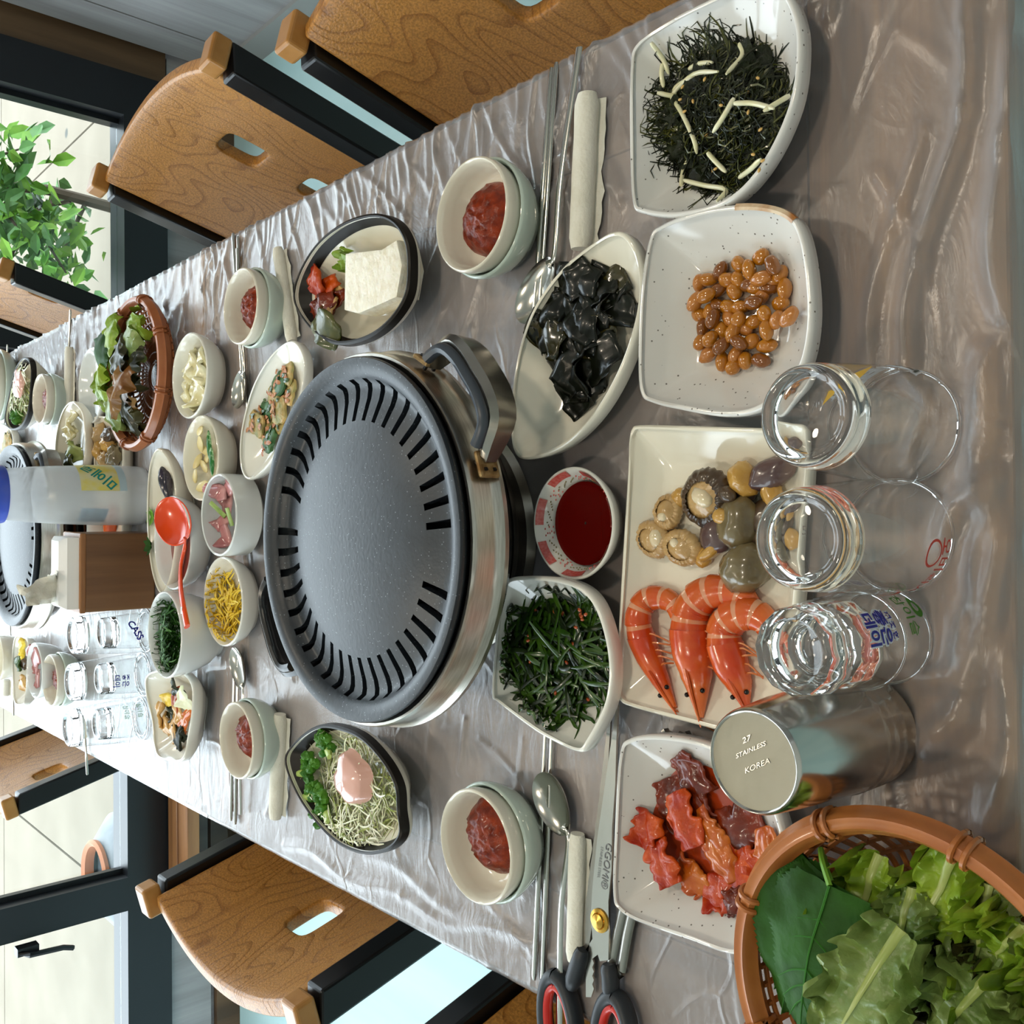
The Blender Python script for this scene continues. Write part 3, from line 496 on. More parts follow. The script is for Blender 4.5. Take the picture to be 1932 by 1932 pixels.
def leafmesh(mb, p0, p1, width, up=(0, 0, 1), arch=.0, fold=.0, ruf=.0, rfreq=6, seed=0, shape=None, nu=18, nv=10, mi=0, serr=0, twist=0, jag=0):
    p0, p1 = Vector(p0), Vector(p1); ax = p1-p0; L_ = ax.length; ax.normalize(); up = Vector(up); sd = ax.cross(up).normalized(); up = sd.cross(ax)
    shape = shape or (lambda u: sin(PI*min(1, u*.97+.03)**.75)**.8); off = Vector((seed*1.7, seed*.9, 0))
    def fn(u, v):
        w = 2*v-1; wd = width*shape(u)
        if serr: wd *= 1+serr*abs(((u*nu*.5) % 1)-.5)*abs(w)**6
        if jag: wd *= 1+jag*noise.noise(Vector((u*9, (w > 0)*5., seed*3.1)))*abs(w)**2
        tw = twist*u; s_ = sd*cos(tw)+up*sin(tw); n_ = up*cos(tw)-sd*sin(tw)
        z = arch*sin(PI*u)+fold*abs(w)**1.3*width+ruf*abs(w)**1.6*noise.noise(Vector((u*rfreq, w*rfreq*.35, seed)))*2
        z += ruf*.35*noise.noise(Vector((u*4, w*2.5, seed+9)))
        ex = ax*(L_*u+ruf*.5*abs(w)*noise.noise(Vector((u*rfreq+5, w*2, seed+3))))
        return p0+ex+s_*(wd*w)+n_*z
    mb.grid(fn, nu, nv, mi); return [fn(i/10, .5) for i in range(11)]
# --- speckled dish with fern and sprouts
fd = dish('side_dish', 'speckled white dish of dark fern greens and bean sprouts', 'dish', [(1195, 380), (1190, 260), (1191, 130), (1202, 85), (1255, 45), (1330, 5), (1410, -28), (1475, -22), (1505, 20), (1515, 90), (1500, 200), (1445, 315), (1375, 385), (1285, 410), (1215, 403)], .034, 'speckled', pw=1.35)
b = MB()
for k, (x, y, q) in enumerate(((1400, 150, 13), (1330, 170, 12), (1430, 210, 12), (1360, 230, 14), (1310, 270, 11), (1370, 290, 12), (1420, 280, 10), (1290, 210, 9), (1340, 320, 9))): b.blob(fd.on(x, y, .003), (q*.0017, q*.0016, .009), .5, 5, k, 26, 14, mi=0)
strands(b, fd, (1252, 1478, 92, 348), 4200, .018, .0006, .023, (0, 0, 0, 1), 3, curl=2.6, flat=.9, segs=4, sides=3, lift=.12); loose('fern_greens', 'heap of dark seasoned fern greens in the speckled dish', 'greens', b, ['fern', 'fern_light'], kind='stuff')
sp = [[(1228, 80), (1250, 110), (1262, 140)], [(1240, 175), (1270, 180), (1275, 165), (1305, 145)], [(1270, 195), (1272, 175), (1310, 140), (1355, 135)], [(1272, 190), (1290, 220), (1310, 265), (1315, 290)], [(1385, 185), (1365, 220), (1345, 250)], [(1385, 195), (1420, 195), (1460, 205)], [(1250, 120), (1248, 140), (1252, 165)], [(1395, 82), (1400, 105), (1370, 140)], [(1290, 340), (1330, 350), (1370, 358), (1352, 380)], [(1335, 288), (1350, 305), (1370, 325)], [(1490, 180), (1465, 195), (1440, 210)], [(1395, 335), (1415, 320), (1435, 300)], [(1285, 350), (1290, 320), (1300, 300)], [(1300, 130), (1320, 120), (1345, 118)]]
for k, pp in enumerate(sp):
    b = MB(); q = smooth_open([fd.on(x, y, .006+.0250*max(0, 1-((x-1377)/115)**2-((y-218)/126)**2)) for x, y in pp], 12); b.tube(q, [.0011]+[.0016]*10+[.0013, .0007], 8); loose('bean_sprout', 'pale bean sprout strand lying on the dark fern greens', 'bean sprout', b, 'sprout', 'bean sprouts on the fern greens')
rr = random.Random(4); b = MB()
for k in range(30): b.blob(fd.on(rr.uniform(1280, 1450), rr.uniform(130, 330), .004+.02*rr.random()), (.0017, .0010, .0008), .05, seed=k, nu=6, nv=4, rot=RZ(rr.uniform(0, 6)))
loose('sesame_seeds', 'toasted sesame seeds scattered over the fern greens', 'seeds', b, 'sesame', kind='stuff')
# --- speckled dish with braised beans
bd = dish('side_dish', 'speckled white dish of glossy brown braised soybeans', 'dish', [(1212, 745), (1206, 690), (1210, 560), (1226, 455), (1250, 425), (1330, 396), (1420, 386), (1490, 402), (1520, 450), (1535, 560), (1530, 650), (1505, 715), (1440, 772), (1370, 786), (1280, 772), (1232, 760)], .034, 'speckled', pw=1.35, rim=('rim_brown', (.36, .46)))
BP = [(1225, 450), (1320, 515), (1380, 590), (1230, 625), (1130, 550), (1045, 505), (895, 565), (795, 635), (725, 660), (950, 635), (1040, 635), (1135, 675), (870, 725), (1010, 730), (780, 765), (695, 810), (1230, 775), (1420, 710), (1385, 825), (1255, 910), (1165, 820), (885, 850), (960, 860), (1055, 860), (1455, 935), (1355, 960), (1165, 980), (725, 915), (815, 895), (835, 955), (755, 1020), (905, 1045), (1000, 1055), (1085, 1025), (975, 955), (1270, 1040), (735, 1145), (815, 1115), (905, 1170), (1045, 1140), (1150, 1135), (1275, 1170), (800, 1240), (1020, 1240), (915, 1300), (1000, 1340), (1100, 1290), (1225, 1290), (1290, 700), (1040, 960), (1200, 700), (1310, 640)]
rr = random.Random(21); bm_ = []
for k in range(9): b = MB(); b.blob((0, 0, 0), (.0068*rr.uniform(.85, 1.12), .0046*rr.uniform(.92, 1.1), .0044), .07, 1.6, k, 14, 9); bm_.append(b.build('braised_soybean', ('bean', 'bean_dark', 'bean', 'bean_pale', 'bean', 'bean', 'bean_dark', 'bean', 'bean_pale')[k]))
for k, (x, y) in enumerate(BP):
    o = bm_[k] if k < 9 else dup(bm_[(k*5) % 9]); ct = 1-((x-1070)/440)**2-((y-860)/520)**2; lay = rr.random() < .4 and ct > .2
    o.location = bd.on(1150+x*.2329, 380+y*.2329, .0048+(.0055 if lay else 0)); o.rotation_euler = (rr.uniform(-.3, .3), rr.uniform(-.25, .25), rr.uniform(0, PI)); q_ = {'bean': 'golden brown', 'bean_dark': 'dark brown', 'bean_pale': 'pale wrinkled'}[o.data.materials[0].name]; tag(o, q_+' braised soybean heaped in the speckled dish', 'bean', q_+' braised soybeans')
b = MB(); c = bd.on(1405, 590, .0006); b.loft([[(c.x+r*(.034+.004*sin(3*a))*cos(a), c.y+r*(.030)*sin(a), bd.z(c.x+r*.034*cos(a), c.y+r*.03*sin(a))+.0012) for a in [2*PI*i/32 for i in range(32)]] for r in (1, .6, .1)], c1=True); loose('syrup_pool', 'thin brown syrup under the braised soybeans', 'sauce', b, 'syrup')
# --- white rectangular plate of seafood
def rounded(pts, k=.12):
    o = []; n = len(pts)
    for i in range(n):
        a, c, d_ = (np.array(pts[(i+j) % n], float) for j in (-1, 0, 1)); o += [tuple(c+(a-c)*k), tuple(c+(a-c)*k*.3+(d_-c)*k*.3*.2), tuple(c+(d_-c)*k)]
        o += [tuple(c+(d_-c)*f) for f in (.35, .65)]
    return o
pd = dish('serving_plate', 'cream rectangular plate of shrimp and steamed shellfish', 'plate', [(1208, 802), (1280, 803), (1380, 806), (1450, 808), (1505, 810), (1524, 822), (1529, 845), (1524, 930), (1515, 1040), (1505, 1150), (1493, 1270), (1482, 1350), (1472, 1385), (1450, 1400), (1420, 1396), (1350, 1376), (1270, 1355), (1195, 1334), (1172, 1322), (1165, 1298), (1167, 1220), (1173, 1110), (1181, 980), (1187, 880), (1189, 830), (1194, 809)], .022, 'cream', zf=.005, fl=.72, pw=1.2, foot=.7, n=120)
def C5(x, y): return 1150+x*.3106, 780+y*.3106
PXM = 1/2650.
def shrimp(label, path, rad, tailp, seed):
    rr = random.Random(seed); base = pd.on(*C5(*path[2])); t = thing('shrimp', label, 'shrimp', (base.x, base.y, T+.006), 0, 'boiled shrimp on the plate'); o_ = Vector(t.location)
    pts = []; rs = [r*.3106*PXM*1.17 for r in rad]
    for (x, y), r in zip(path, rs): pts.append(pd.on(*C5(x, y), r*.8)-o_)
    q = smooth_open(pts, 40); rf = [np.interp(i/40*(len(rs)-1), range(len(rs)), rs) for i in range(41)]; cut = 26
    b = MB(); qq = []; r2 = []
    for i in range(cut*3+1):                                        # overlapping shell segments
        u = i/3; a = int(min(u, 39)); w = u-a; qq.append(q[a].lerp(q[a+1], w)); sg = (u % 4.4)/4.4; r2.append((rf[a]*(1-w)+rf[a+1]*w)*(.9+.13*sg**.6))
    b.tube(qq, r2, 14, flat=.9); b.m = [1 if ((i//14)/3 % 4.4) < 1.0 else 0 for i in range(len(b.m))]; b.build('abdomen', ['shrimp', 'shrimp_pale'], t)
    b = MB(); b.tube(q[cut-1:], [rf[i]*(1.04 if i < 34 else 1) for i in range(cut-1, 41)], 12, flat=.95); b.build('head', 'shrimp', t)
    tip = q[-1]; dr = (q[-1]-q[-4]).normalized(); b = MB(); b.tube([q[33]+Vector((0, 0, rf[33]*.9)), q[37]+Vector((0, 0, rf[37]*1.1)), tip+dr*.006+Vector((0, 0, .001))], [.0018, .0014, .0004], 6); b.build('rostrum', 'shrimp', t)
    s_ = Vector((dr.y, -dr.x, 0))
    for k in (-1, 1): b = MB(); b.blob(q[37]+s_*(k*rf[37]*.95)+Vector((0, 0, rf[37]*.55)), (.0017, .0017, .0017), 0, nu=10, nv=7); b.build('eye', 'eye', t)
    for k in range(5):
        i = 25+2*k; side = Vector((0, 0, 0)); n_ = Vector(((q[i]-q[i-2]).y, -(q[i]-q[i-2]).x, 0)).normalized(); inn = -1 if n_.dot(q[14]-q[i]) < 0 else 1; n_ *= inn; e = q[i]+n_*(rf[i]+.005+rr.uniform(0, .006))+dr*rr.uniform(.002, .012); e.z = max(.001, q[i].z*.4)
        b = MB(); b.tube(smooth_open([q[i]+n_*rf[i]*.7, q[i]+n_*(rf[i]+.003)+Vector((0, 0, .002)), e], 6), .0007, 5); b.build('leg', 'shrimp_leg', t)
    for k in range(3):
        e = tip+dr*rr.uniform(.004, .012)+s_*rr.uniform(-.008, .008); e.z = .002; b = MB(); b.tube(smooth_open([q[36]+s_*rr.uniform(-.002, .002), tip+Vector((0, 0, .002)), e], 8), .0005, 5); b.build('antenna', 'shrimp_leg', t)
    tp = pd.on(*C5(*tailp), .002)-o_; d0 = (tp-q[0]); d0.normalize()
    for k in (-.45, 0, .45): b = MB(); m3 = RZ(k); leafmesh(b, q[0]-d0*.002, q[0]+(m3 @ d0)*.014, .0035, arch=.001, nu=8, nv=4, seed=k); b.build('tail_fan', 'shrimp', t)
    return t
shrimp('orange boiled shrimp with black eyes at the outer end of the plate', [(420, 1250), (395, 1165), (320, 1120), (225, 1135), (175, 1230), (190, 1350), (240, 1480), (310, 1620), (395, 1790)], [42, 52, 58, 65, 70, 72, 66, 48, 14], (430, 1330), 1)
shrimp('largest orange boiled shrimp lying between two others', [(880, 1190), (800, 1105), (700, 1075), (590, 1095), (510, 1180), (490, 1310), (505, 1450), (530, 1600), (555, 1850)], [48, 62, 72, 85, 95, 100, 98, 78, 14], (915, 1290), 2)
shrimp('orange boiled shrimp curled beside the small clear glass', [(985, 1400), (960, 1290), (880, 1220), (780, 1225), (705, 1290), (700, 1400), (740, 1530), (790, 1650), (835, 1790)], [45, 62, 75, 82, 84, 86, 82, 62, 14], (960, 1560), 3)
def shell(label, x, y, r, kind, seed, parts=(), h=0, ry=.85, hz=.55):
    R_ = r*.3106*PXM*1.3; q = pd.on(*C5(x, y), R_*hz*.9+h); t = thing('scallop' if kind == 'scallop' else 'clam', label, 'shellfish', (q.x, q.y, q.z-R_*hz*.9), 0, 'steamed shellfish on the plate'); rr = random.Random(seed)
    rot = euler(rr.uniform(-.25, .25), rr.uniform(-.25, .25), rr.uniform(0, PI)); c = Vector((0, 0, R_*hz*.9)); b = MB()
    if kind == 'scallop':
        rg = []
        for i in range(13):
            a = PI*i/12; a = min(max(a, .1), PI-.1); rg.append([c+rot @ Vector((R_*.93*sin(a)*(1+.05*sin(2*PI*j*22/88)*sin(a)**4)*cos(2*PI*j/88), R_*.93*ry*sin(a)*(1+.05*sin(2*PI*j*22/88)*sin(a)**4)*sin(2*PI*j/88), R_*hz*cos(a)*(1-.45*sin(a)*(cos(a) > 0)))) for j in range(88)])
        b.loft(rg, True, True); b.build('mantle', 'scallop', t); b = MB()
        rg = [[c+rot @ Vector((R_*k*(1+.02*sin(2*PI*j*24/96)+.05*noise.noise(Vector((j*.16, seed, k))))*cos(2*PI*j/96), R_*k*ry*(1+.02*sin(2*PI*j*24/96)+.05*noise.noise(Vector((j*.16, seed, k))))*sin(2*PI*j/96), zz*R_+.025*R_*sin(2*PI*j*24/96+k*3)+.09*R_*noise.noise(Vector((j*.2, seed+3, k))))) for j in range(96)] for k, zz in ((.62, .38), (.76, .36), (.9, .27), (1.0, .12), (1.02, -.02), (.95, -.12))]
        b.loft(rg); b.build('frill', 'scallop_dark' if seed == 1 else 'scallop', t)
    else: b.blob(c, (R_, R_*ry, R_*hz), .1, 1.8, seed, 18, 12, rot); b.build('body', kind, t)
    for (dx, dy, rr_, m, nm) in parts:
        w = pd.on(*C5(x+dx, y+dy), R_*hz*1.5+h)-Vector(t.location); rad = rr_*.3106*PXM; b = MB(); b.blob(w, (rad, rad*.8, rad*.7), .1, 1.5, seed+5, 14, 9, RZ(seed)); b.build(nm, m, t)
shell('largest scallop with brown frilled mantle and pale adductor', 595, 510, 135, 'scallop', 1, [(-30, -5, 70, 'scallop_white', 'adductor'), (120, -20, 55, 'scallop_dark', 'gut')])
shell('small tan scallop next to an orange roe', 355, 600, 82, 'scallop', 2, [(-30, 30, 40, 'scallop_white', 'adductor')])
shell('round ribbed scallop at the end of the row with a wide pale adductor', 270, 765, 98, 'scallop', 3, [(15, -10, 58, 'scallop_white', 'adductor')])
shell('ribbed yellow scallop with a narrow pale adductor', 445, 815, 95, 'scallop', 4, [(-45, -30, 42, 'scallop_white', 'adductor')])
shell('small orange roe piece between two scallops', 425, 515, 50, 'clam_yellow', 5); shell('orange striped morsel under the yellow scallop', 565, 870, 52, 'clam_yellow', 6)
shell('brown purple clam meat at the plate edge', 985, 365, 105, 'clam_purple', 7, ry=.6); shell('yellow clam foot below the brown purple clam', 980, 465, 85, 'clam_yellow', 8, ry=.5); shell('yellow clam foot standing up between clams', 820, 400, 78, 'clam_yellow', 9, ry=.75, hz=.9); shell('small purple clam meat under the standing yellow foot', 800, 480, 72, 'clam_purple', 10)
shell('large olive clam with a yellow frill', 790, 665, 112, 'clam', 11, [(-110, -40, 55, 'clam_yellow', 'frill')], hz=.7); shell('purple grey clam beside the olive clam', 655, 745, 92, 'clam_purple', 12); shell('long yellow clam siphon', 625, 835, 85, 'clam_yellow', 13, ry=.35); shell('olive brown clam closest to the shrimp', 820, 940, 118, 'clam', 14, hz=.75)
shell('tan clam meat half hidden behind the tumbler', 960, 620, 90, 'scallop_dark', 15); shell('yellowish clam meat half hidden behind the tumbler', 1050, 760, 85, 'clam_yellow', 16); shell('dark brown clam meat half hidden behind the tumbler', 940, 790, 80, 'scallop_dark', 17)
# --- boat dish of seaweed
sd_ = dish('side_dish', 'pointed white boat dish of glossy black seaweed', 'dish', [(966, 800, .006), (975, 690), (1005, 590), (1060, 510), (1120, 460), (1165, 437, .006), (1195, 455, .004), (1213, 510), (1210, 590), (1180, 690), (1130, 780), (1070, 840), (1010, 865, .004), (975, 858, .006)], .030, 'cream', zf=.006, fl=.42, pw=1.5)
rr = random.Random(8)
for k in range(30):
    a = rr.uniform(0, 2*PI); u = math.sqrt(rr.random())*.92; px, py = 1098+85*u*cos(a)-40*u*sin(a)*.6, 632+118*u*sin(a); h = .004+.012*(1-u*u)*rr.uniform(.5, 1); L_ = rr.uniform(.026, .046); th = rr.uniform(0, 2*PI)
    c = sd_.on(px, py, h); d_ = Vector((cos(th), sin(th), rr.uniform(-.2, .2)))*L_/2; b = MB(); leafmesh(b, c-d_, c+d_, rr.uniform(.009, .016), arch=rr.uniform(.002, .006), fold=rr.uniform(-.4, .2), ruf=.005, rfreq=3, seed=k, shape=lambda u_: .75+.25*sin(PI*u_), nu=12, nv=8, twist=rr.uniform(-.5, .5))
    for i, v in enumerate(b.v): b.v[i] = (v[0], v[1], max(v[2], sd_.z(v[0], v[1])+.001))
    o = loose('seaweed_piece', ('olive tinged' if k % 7 == 3 else 'glossy black')+' seaweed piece folded in the boat dish', 'seaweed', b, 'seaweed_edge' if k % 7 == 3 else 'seaweed', 'seaweed pieces'+(' with olive tint' if k % 7 == 3 else '')); mod(o, 'SOLIDIFY', thickness=.0008)
# --- chive kimchi dish
cd = dish('side_dish', 'white leaf shaped dish of seasoned green chives', 'dish', [(957, 1095, .004), (1000, 1087), (1060, 1092), (1110, 1115), (1140, 1165), (1158, 1250), (1150, 1330), (1112, 1405, .004), (1092, 1418, .004), (1040, 1395), (1000, 1370), (942, 1325, .003), (930, 1308, .003), (935, 1220), (944, 1140)], .036, 'white_china', zf=.007, fl=.45, pw=1.5)
b = MB(); strands(b, cd, (955, 1150, 1130, 1352), 560, .026, .0018, .022, (0, 0, 0, 1, 1), 6, curl=.35, flat=.35); loose('chive_salad', 'heap of seasoned green chives in the leaf shaped dish', 'greens', b, ['chive', 'chive_dark'], kind='stuff')
rr = random.Random(9); b = MB()
for k in range(30): b.blob(cd.on(rr.uniform(985, 1110), rr.uniform(1150, 1320), .006+.016*rr.random()), (.0020, .0013, .0010), .2, seed=k, nu=6, nv=4, rot=RZ(k))
loose('chili_flakes', 'red chili flakes and sesame over the chives', 'seasoning', b, 'chili', kind='stuff')
# --- flowered saucer of red sauce
sc = bowl('sauce_saucer', 'round saucer with red and olive flower print holding dark red sauce', (1010, 1152, 880, 1095), .028, 'white_china', prof=[(0, .1), (.5, .1), (.64, .2), (.78, .45), (.9, .75), (1, 1)], foot=.5, th=.0025)
h = .028
def sw(f): return np.interp(f, [0, .5, .64, .78, .839, .939], [.1, .1, .2, .45, .75, 1])*h
for k in range(7):
    a0 = k*2*PI/7+.15; b = MB(); b.grid(lambda u, v: ((.85+.08*v)*sc.r*cos(a0+.55*u), (.85+.08*v)*sc.r*sin(a0+.55*u), sw(.85+.08*v)+.0007), 8, 3); b.build('printed_panel', 'print_red', sc.t)
    b = MB()
    for j in range(9):
        aa = a0+.6+.03*sin(j*5)+.028*j; f = .79+.06*((j*37) % 5)/5; b.blob((f*sc.r*cos(aa), f*sc.r*sin(aa), sw(f)+.0008), (.0009, .0007, .0004), .2, seed=j, nu=6, nv=4)
    b.build('printed_rose', 'print_red', sc.t); b = MB()
    for j in range(10):
        aa = a0+.02+.06*j; f = .825-.03*((j*29) % 4)/4; b.blob((f*sc.r*cos(aa), f*sc.r*sin(aa), sw(f)+.0008), (.0011, .0006, .0004), .2, seed=j, nu=6, nv=4, rot=RZ(j))
    b.build('printed_leaf', 'print_olive', sc.t)
b = MB(); b.lathe([(.001, .0145), (.027, .0145), (.0295, .0151), (.0305, .0156)], 48, (sc.c.x, sc.c.y-.001, T)); loose('dipping_sauce', 'dark red dipping sauce pooled in the flowered saucer', 'sauce', b, 'sauce_red')
# --- stacked bowls of soybean paste
def paste_set(box, w, zr=.046, r=None, c=None, sauce=True, n_=0):
    if c is None: c, r = rimfit(*box, T+zr)
    g2 = 'pale green lower bowls'; g1 = 'cream upper bowls'
    bowl('rice_bowl', 'pale green bowl underneath the cream bowl '+w, None, zr-.013, 'celadon', r=r*1.06, c=c, group=g2, foot=.6)
    u = bowl('paste_bowl', 'cream bowl of soybean paste '+w, None, zr, 'cream', r=r, c=c, group=g1, zb=.014, foot=.55, prof=[(0, .1), (.45, .1), (.68, .16), (.84, .32), (.94, .6), (.98, .82), (1, 1)])
    b = MB(); rg = []; rp = r*.70; sd = w.__hash__() % 7 if False else n_
    z0 = .014+.1*(zr-.014)+.001
    for k in range(13):
        f = k/12; rg.append([(c[0]+.002+f*rp*(1+.18*noise.noise(Vector((cos(2*PI*j/36), sin(2*PI*j/36), sd))))*cos(2*PI*j/36)*1.0, c[1]+.005+f*rp*(1+.18*noise.noise(Vector((cos(2*PI*j/36)+4, sin(2*PI*j/36), sd))))*sin(2*PI*j/36), T+z0+.019*(1-f**3)+(.0035*noise.noise(Vector((f*7*cos(2*PI*j/36), f*7*sin(2*PI*j/36), sd+3))) if k < 12 else 0)) for j in range(36)])
    b.loft(rg, c0=True); loose('soybean_paste', 'glossy red brown soybean paste in the bowl '+w, 'paste', b, 'paste', 'dollops of paste')
paste_set((820, 958, 297, 513), 'beside the two chopsticks and the white towel', n_=1); paste_set((832, 962, 1490, 1705), 'beside the chopsticks near the scissors', n_=2)
paste_set((415, 492, 505, 650), 'between tofu bowl and far basket', n_=3); paste_set((405, 486, 1325, 1470), 'between salad bowl and stir fry dish', n_=4)
# --- dark rimmed bowls: tofu and salad
tb = dish('rimmed_bowl', 'cream bowl with dark rim holding tofu and kimchi', 'bowl', [(557, 560, .004), (568, 515), (600, 462), (650, 422), (705, 405), (745, 415), (770, 450, -.003), (777, 500, -.006), (770, 560, -.003), (735, 612), (690, 642), (640, 650), (600, 630), (570, 595)], .044, 'cream', fl=.5, pw=1.3, band=('black_rim', .88), foot=.5)
lb = dish('rimmed_bowl', 'cream bowl with dark rim holding cabbage salad and pink dressing', 'bowl', [(541, 1435, .004), (555, 1405), (590, 1375), (625, 1367), (680, 1385), (725, 1430), (752, 1480, -.003), (757, 1530, -.006), (760, 1575, -.003), (735, 1603), (690, 1610), (640, 1590), (595, 1545), (560, 1490)], .044, 'cream', fl=.5, pw=1.3, band=('black_rim', .88), foot=.5)
q = [tb.on(x, y, .03) for x, y in ((650, 478), (757, 452), (768, 565), (648, 585))]; zt = T+.042
q = [P(x, y, zt) for x, y in ((650, 478), (720, 470), (748, 452), (758, 500), (748, 560), (715, 575), (675, 592), (648, 585))]; b = MB(); c = sum(q, Vector())/8
nn = [p_.lerp(q[(i+1) % 8], f) for i, p_ in enumerate(q) for f in (0, .25, .5, .75)]
b.loft([[c.lerp(p_, f)-Vector((0, 0, dz)) for p_ in nn] for f, dz in ((.03, -.0006), (.5, -.0003), (.9, 0), (.98, .0006), (1, .003), (1.0, .018), (.92, .026))], True, True); to = loose('tofu_block', 'white steamed tofu block in the dark rimmed bowl', 'tofu', b, 'tofu')
rr = random.Random(14)
for k, (x, y, m, lb_, L_, w) in enumerate(((600, 530, 'kimchi', 'red kimchi piece beside the tofu', .024, .008), (620, 550, 'kimchi', 'red kimchi fold touching the tofu', .026, .008), (612, 585, 'kimchi_dark', 'dark kimchi leaf beside the tofu', .030, .011), (630, 600, 'mushroom', 'thin tan mushroom strip beside the tofu', .030, .003), (640, 545, 'mushroom', 'tan mushroom cap edge under the tofu', .018, .005), (620, 620, 'fern_light', 'dark green leaf at the bottom of the tofu bowl', .034, .013), (640, 575, 'kimchi_dark', 'brown kimchi stem under the tofu', .024, .006))):
    th = rr.uniform(0, PI); L_ *= 1.3; w *= 1.3; c = tb.on(x, y, .011); d_ = Vector((cos(th), sin(th), .1))*L_/2; b = MB(); leafmesh(b, c-d_, c+d_, w, arch=.004, ruf=.004, rfreq=4, seed=k+30, nu=12, nv=6, shape=lambda u: .6+.4*sin(PI*u)); mod(loose('kimchi_piece' if 'kimchi' in m else 'vegetable_piece', lb_, 'kimchi' if 'kimchi' in m else 'vegetable', b, m), 'SOLIDIFY', thickness=.002)
b = MB(); c = tb.on(655, 485, .02); leafmesh(b, c+Vector((.0, .016, 0)), c+Vector((-.004, -.014, .006)), .012, ruf=.010, rfreq=6, seed=3, nu=16, nv=10); loose('lettuce_leaf', 'small curled green lettuce leaf beside the tofu', 'lettuce', b, 'lettuce')
b = MB(); strands(b, lb, (598, 752, 1392, 1598), 620, .026, .0009, .034, (0, 0, 0, 1), 15, curl=1.0, flat=.5); loose('shredded_cabbage', 'heap of finely shredded pale cabbage in the dark rimmed bowl', 'cabbage', b, ['cabbage', 'lettuce_rib'], kind='stuff')
b = MB(); c = lb.on(660, 1470, .036)
b.loft([[(c.x+f*(.0245*(1+.25*noise.noise(Vector((cos(a)*1.2, sin(a)*1.2, 2)))))*cos(a), c.y+f*(.0275*(1+.25*noise.noise(Vector((cos(a)*1.2+3, sin(a)*1.2, 2)))))*sin(a), c.z+.008*(1-f**2.5)-.008*(f > .95)+.0012*noise.noise(Vector((f*3*cos(a), f*3*sin(a), 1)))) for a in [2*PI*j/40 for j in range(40)]] for f in (.04, .2, .4, .6, .75, .88, .97, 1.0)], c0=True); loose('dressing_dollop', 'pink dressing dollop on the shredded cabbage', 'dressing', b, 'dressing')
for k, (x, y, lab) in enumerate(((590, 1445, 'broccoli floret beside the cabbage with a pale cut stem'), (600, 1490, 'broccoli floret below the pink dressing'), (612, 1520, 'broccoli floret with yellow stem over the dark rim'), (615, 1400, 'broccoli floret near the bowl tip'))):
    c = lb.on(x, y, .012); t = thing('broccoli', lab, 'broccoli', c); b = MB(); rr = random.Random(k)
    for j in range(16): b.blob((rr.gauss(0, .006), rr.gauss(0, .006), .004+rr.gauss(0, .002)), (.0045, .0045, .0045), .35, 4, j+20*k, 10, 7)
    b.build('floret', 'broccoli', t); b = MB(); b.tube([(-.002, .002, 0), (-.008, .008*(1 if k < 2 else -1.6), .004), (-.010, .018*(1 if k < 2 else -1), .007)], [.005, .0045, .003], 8, flat=.7); b.build('stem', 'broccoli_stem', t)
# --- kimchi dish
kd = dish('side_dish', 'speckled white dish of red cabbage kimchi in its juice', 'dish', [(1159, 1690), (1160, 1600), (1170, 1430), (1192, 1392), (1265, 1387), (1360, 1412), (1440, 1475), (1478, 1555), (1489, 1640), (1462, 1740), (1400, 1800), (1300, 1772), (1205, 1738), (1170, 1716)], .034, 'speckled', pw=1.35, rim=('rim_brown', (.52, .62)))
def C7(x, y): return 1130+x*.4151, 1380+y*.4151
b = MB(); o = smooth_closed([(*kd.on(*C7(x, y), 0)[:2], 0) for x, y in ((360, 170), (470, 150), (600, 220), (700, 320), (770, 450), (760, 600), (680, 790), (560, 780), (460, 740), (300, 600), (240, 430), (290, 280))], 40); c = np.mean(o, axis=0)
b.loft([[(c[0]+(q[0]-c[0])*f, c[1]+(q[1]-c[1])*f, max(T+.0125, kd.z(c[0]+(q[0]-c[0])*f, c[1]+(q[1]-c[1])*f)+.0008)) for q in o] for f in (1, .8, .5, .1)], c1=True); loose('kimchi_juice', 'thin orange red juice around the kimchi', 'sauce', b, 'kimchi_juice')
KP = [(430, 190, 2.2, .030, .012, 'kimchi_dark', 'dark brown leaf tip on top of the kimchi'), (360, 330, 2.0, .036, .014, 'kimchi_dark', 'brownish kimchi leaf folded under the red slab'), (390, 400, -1.05, .036, .012, 'kimchi', 'bright red kimchi slab lying on top'), (300, 600, -1.0, .028, .012, 'kimchi', 'bright red lower kimchi slab'), (230, 450, 1.2, .026, .011, 'kimchi', 'crumpled red kimchi edge at the far side'), (560, 560, -.95, .034, .009, 'kimchi_pale', 'pale orange kimchi stem in the middle'), (520, 460, -.9, .034, .009, 'kimchi_pale', 'orange kimchi stem beside the red slab'), (640, 650, .2, .034, .016, 'kimchi', 'wide red kimchi leaf in the juice'), (780, 540, -1.2, .026, .009, 'kimchi_pale', 'orange kimchi piece next to the brown basket'), (650, 430, .5, .036, .014, 'kimchi_dark', 'dark red kimchi leaf soaked in juice'), (560, 730, .4, .030, .012, 'kimchi', 'red kimchi leaf at the bottom of the dish'), (430, 650, -.6, .026, .010, 'kimchi_pale', 'small orange kimchi stem below the slab'), (680, 570, -.3, .026, .010, 'kimchi', 'small red kimchi piece in the juice'), (640, 770, .6, .022, .008, 'kimchi_dark', 'dark kimchi scrap at the dish edge'), (480, 350, -.8, .030, .010, 'kimchi_dark', 'brown kimchi fold beneath the slab')]
rr = random.Random(31)
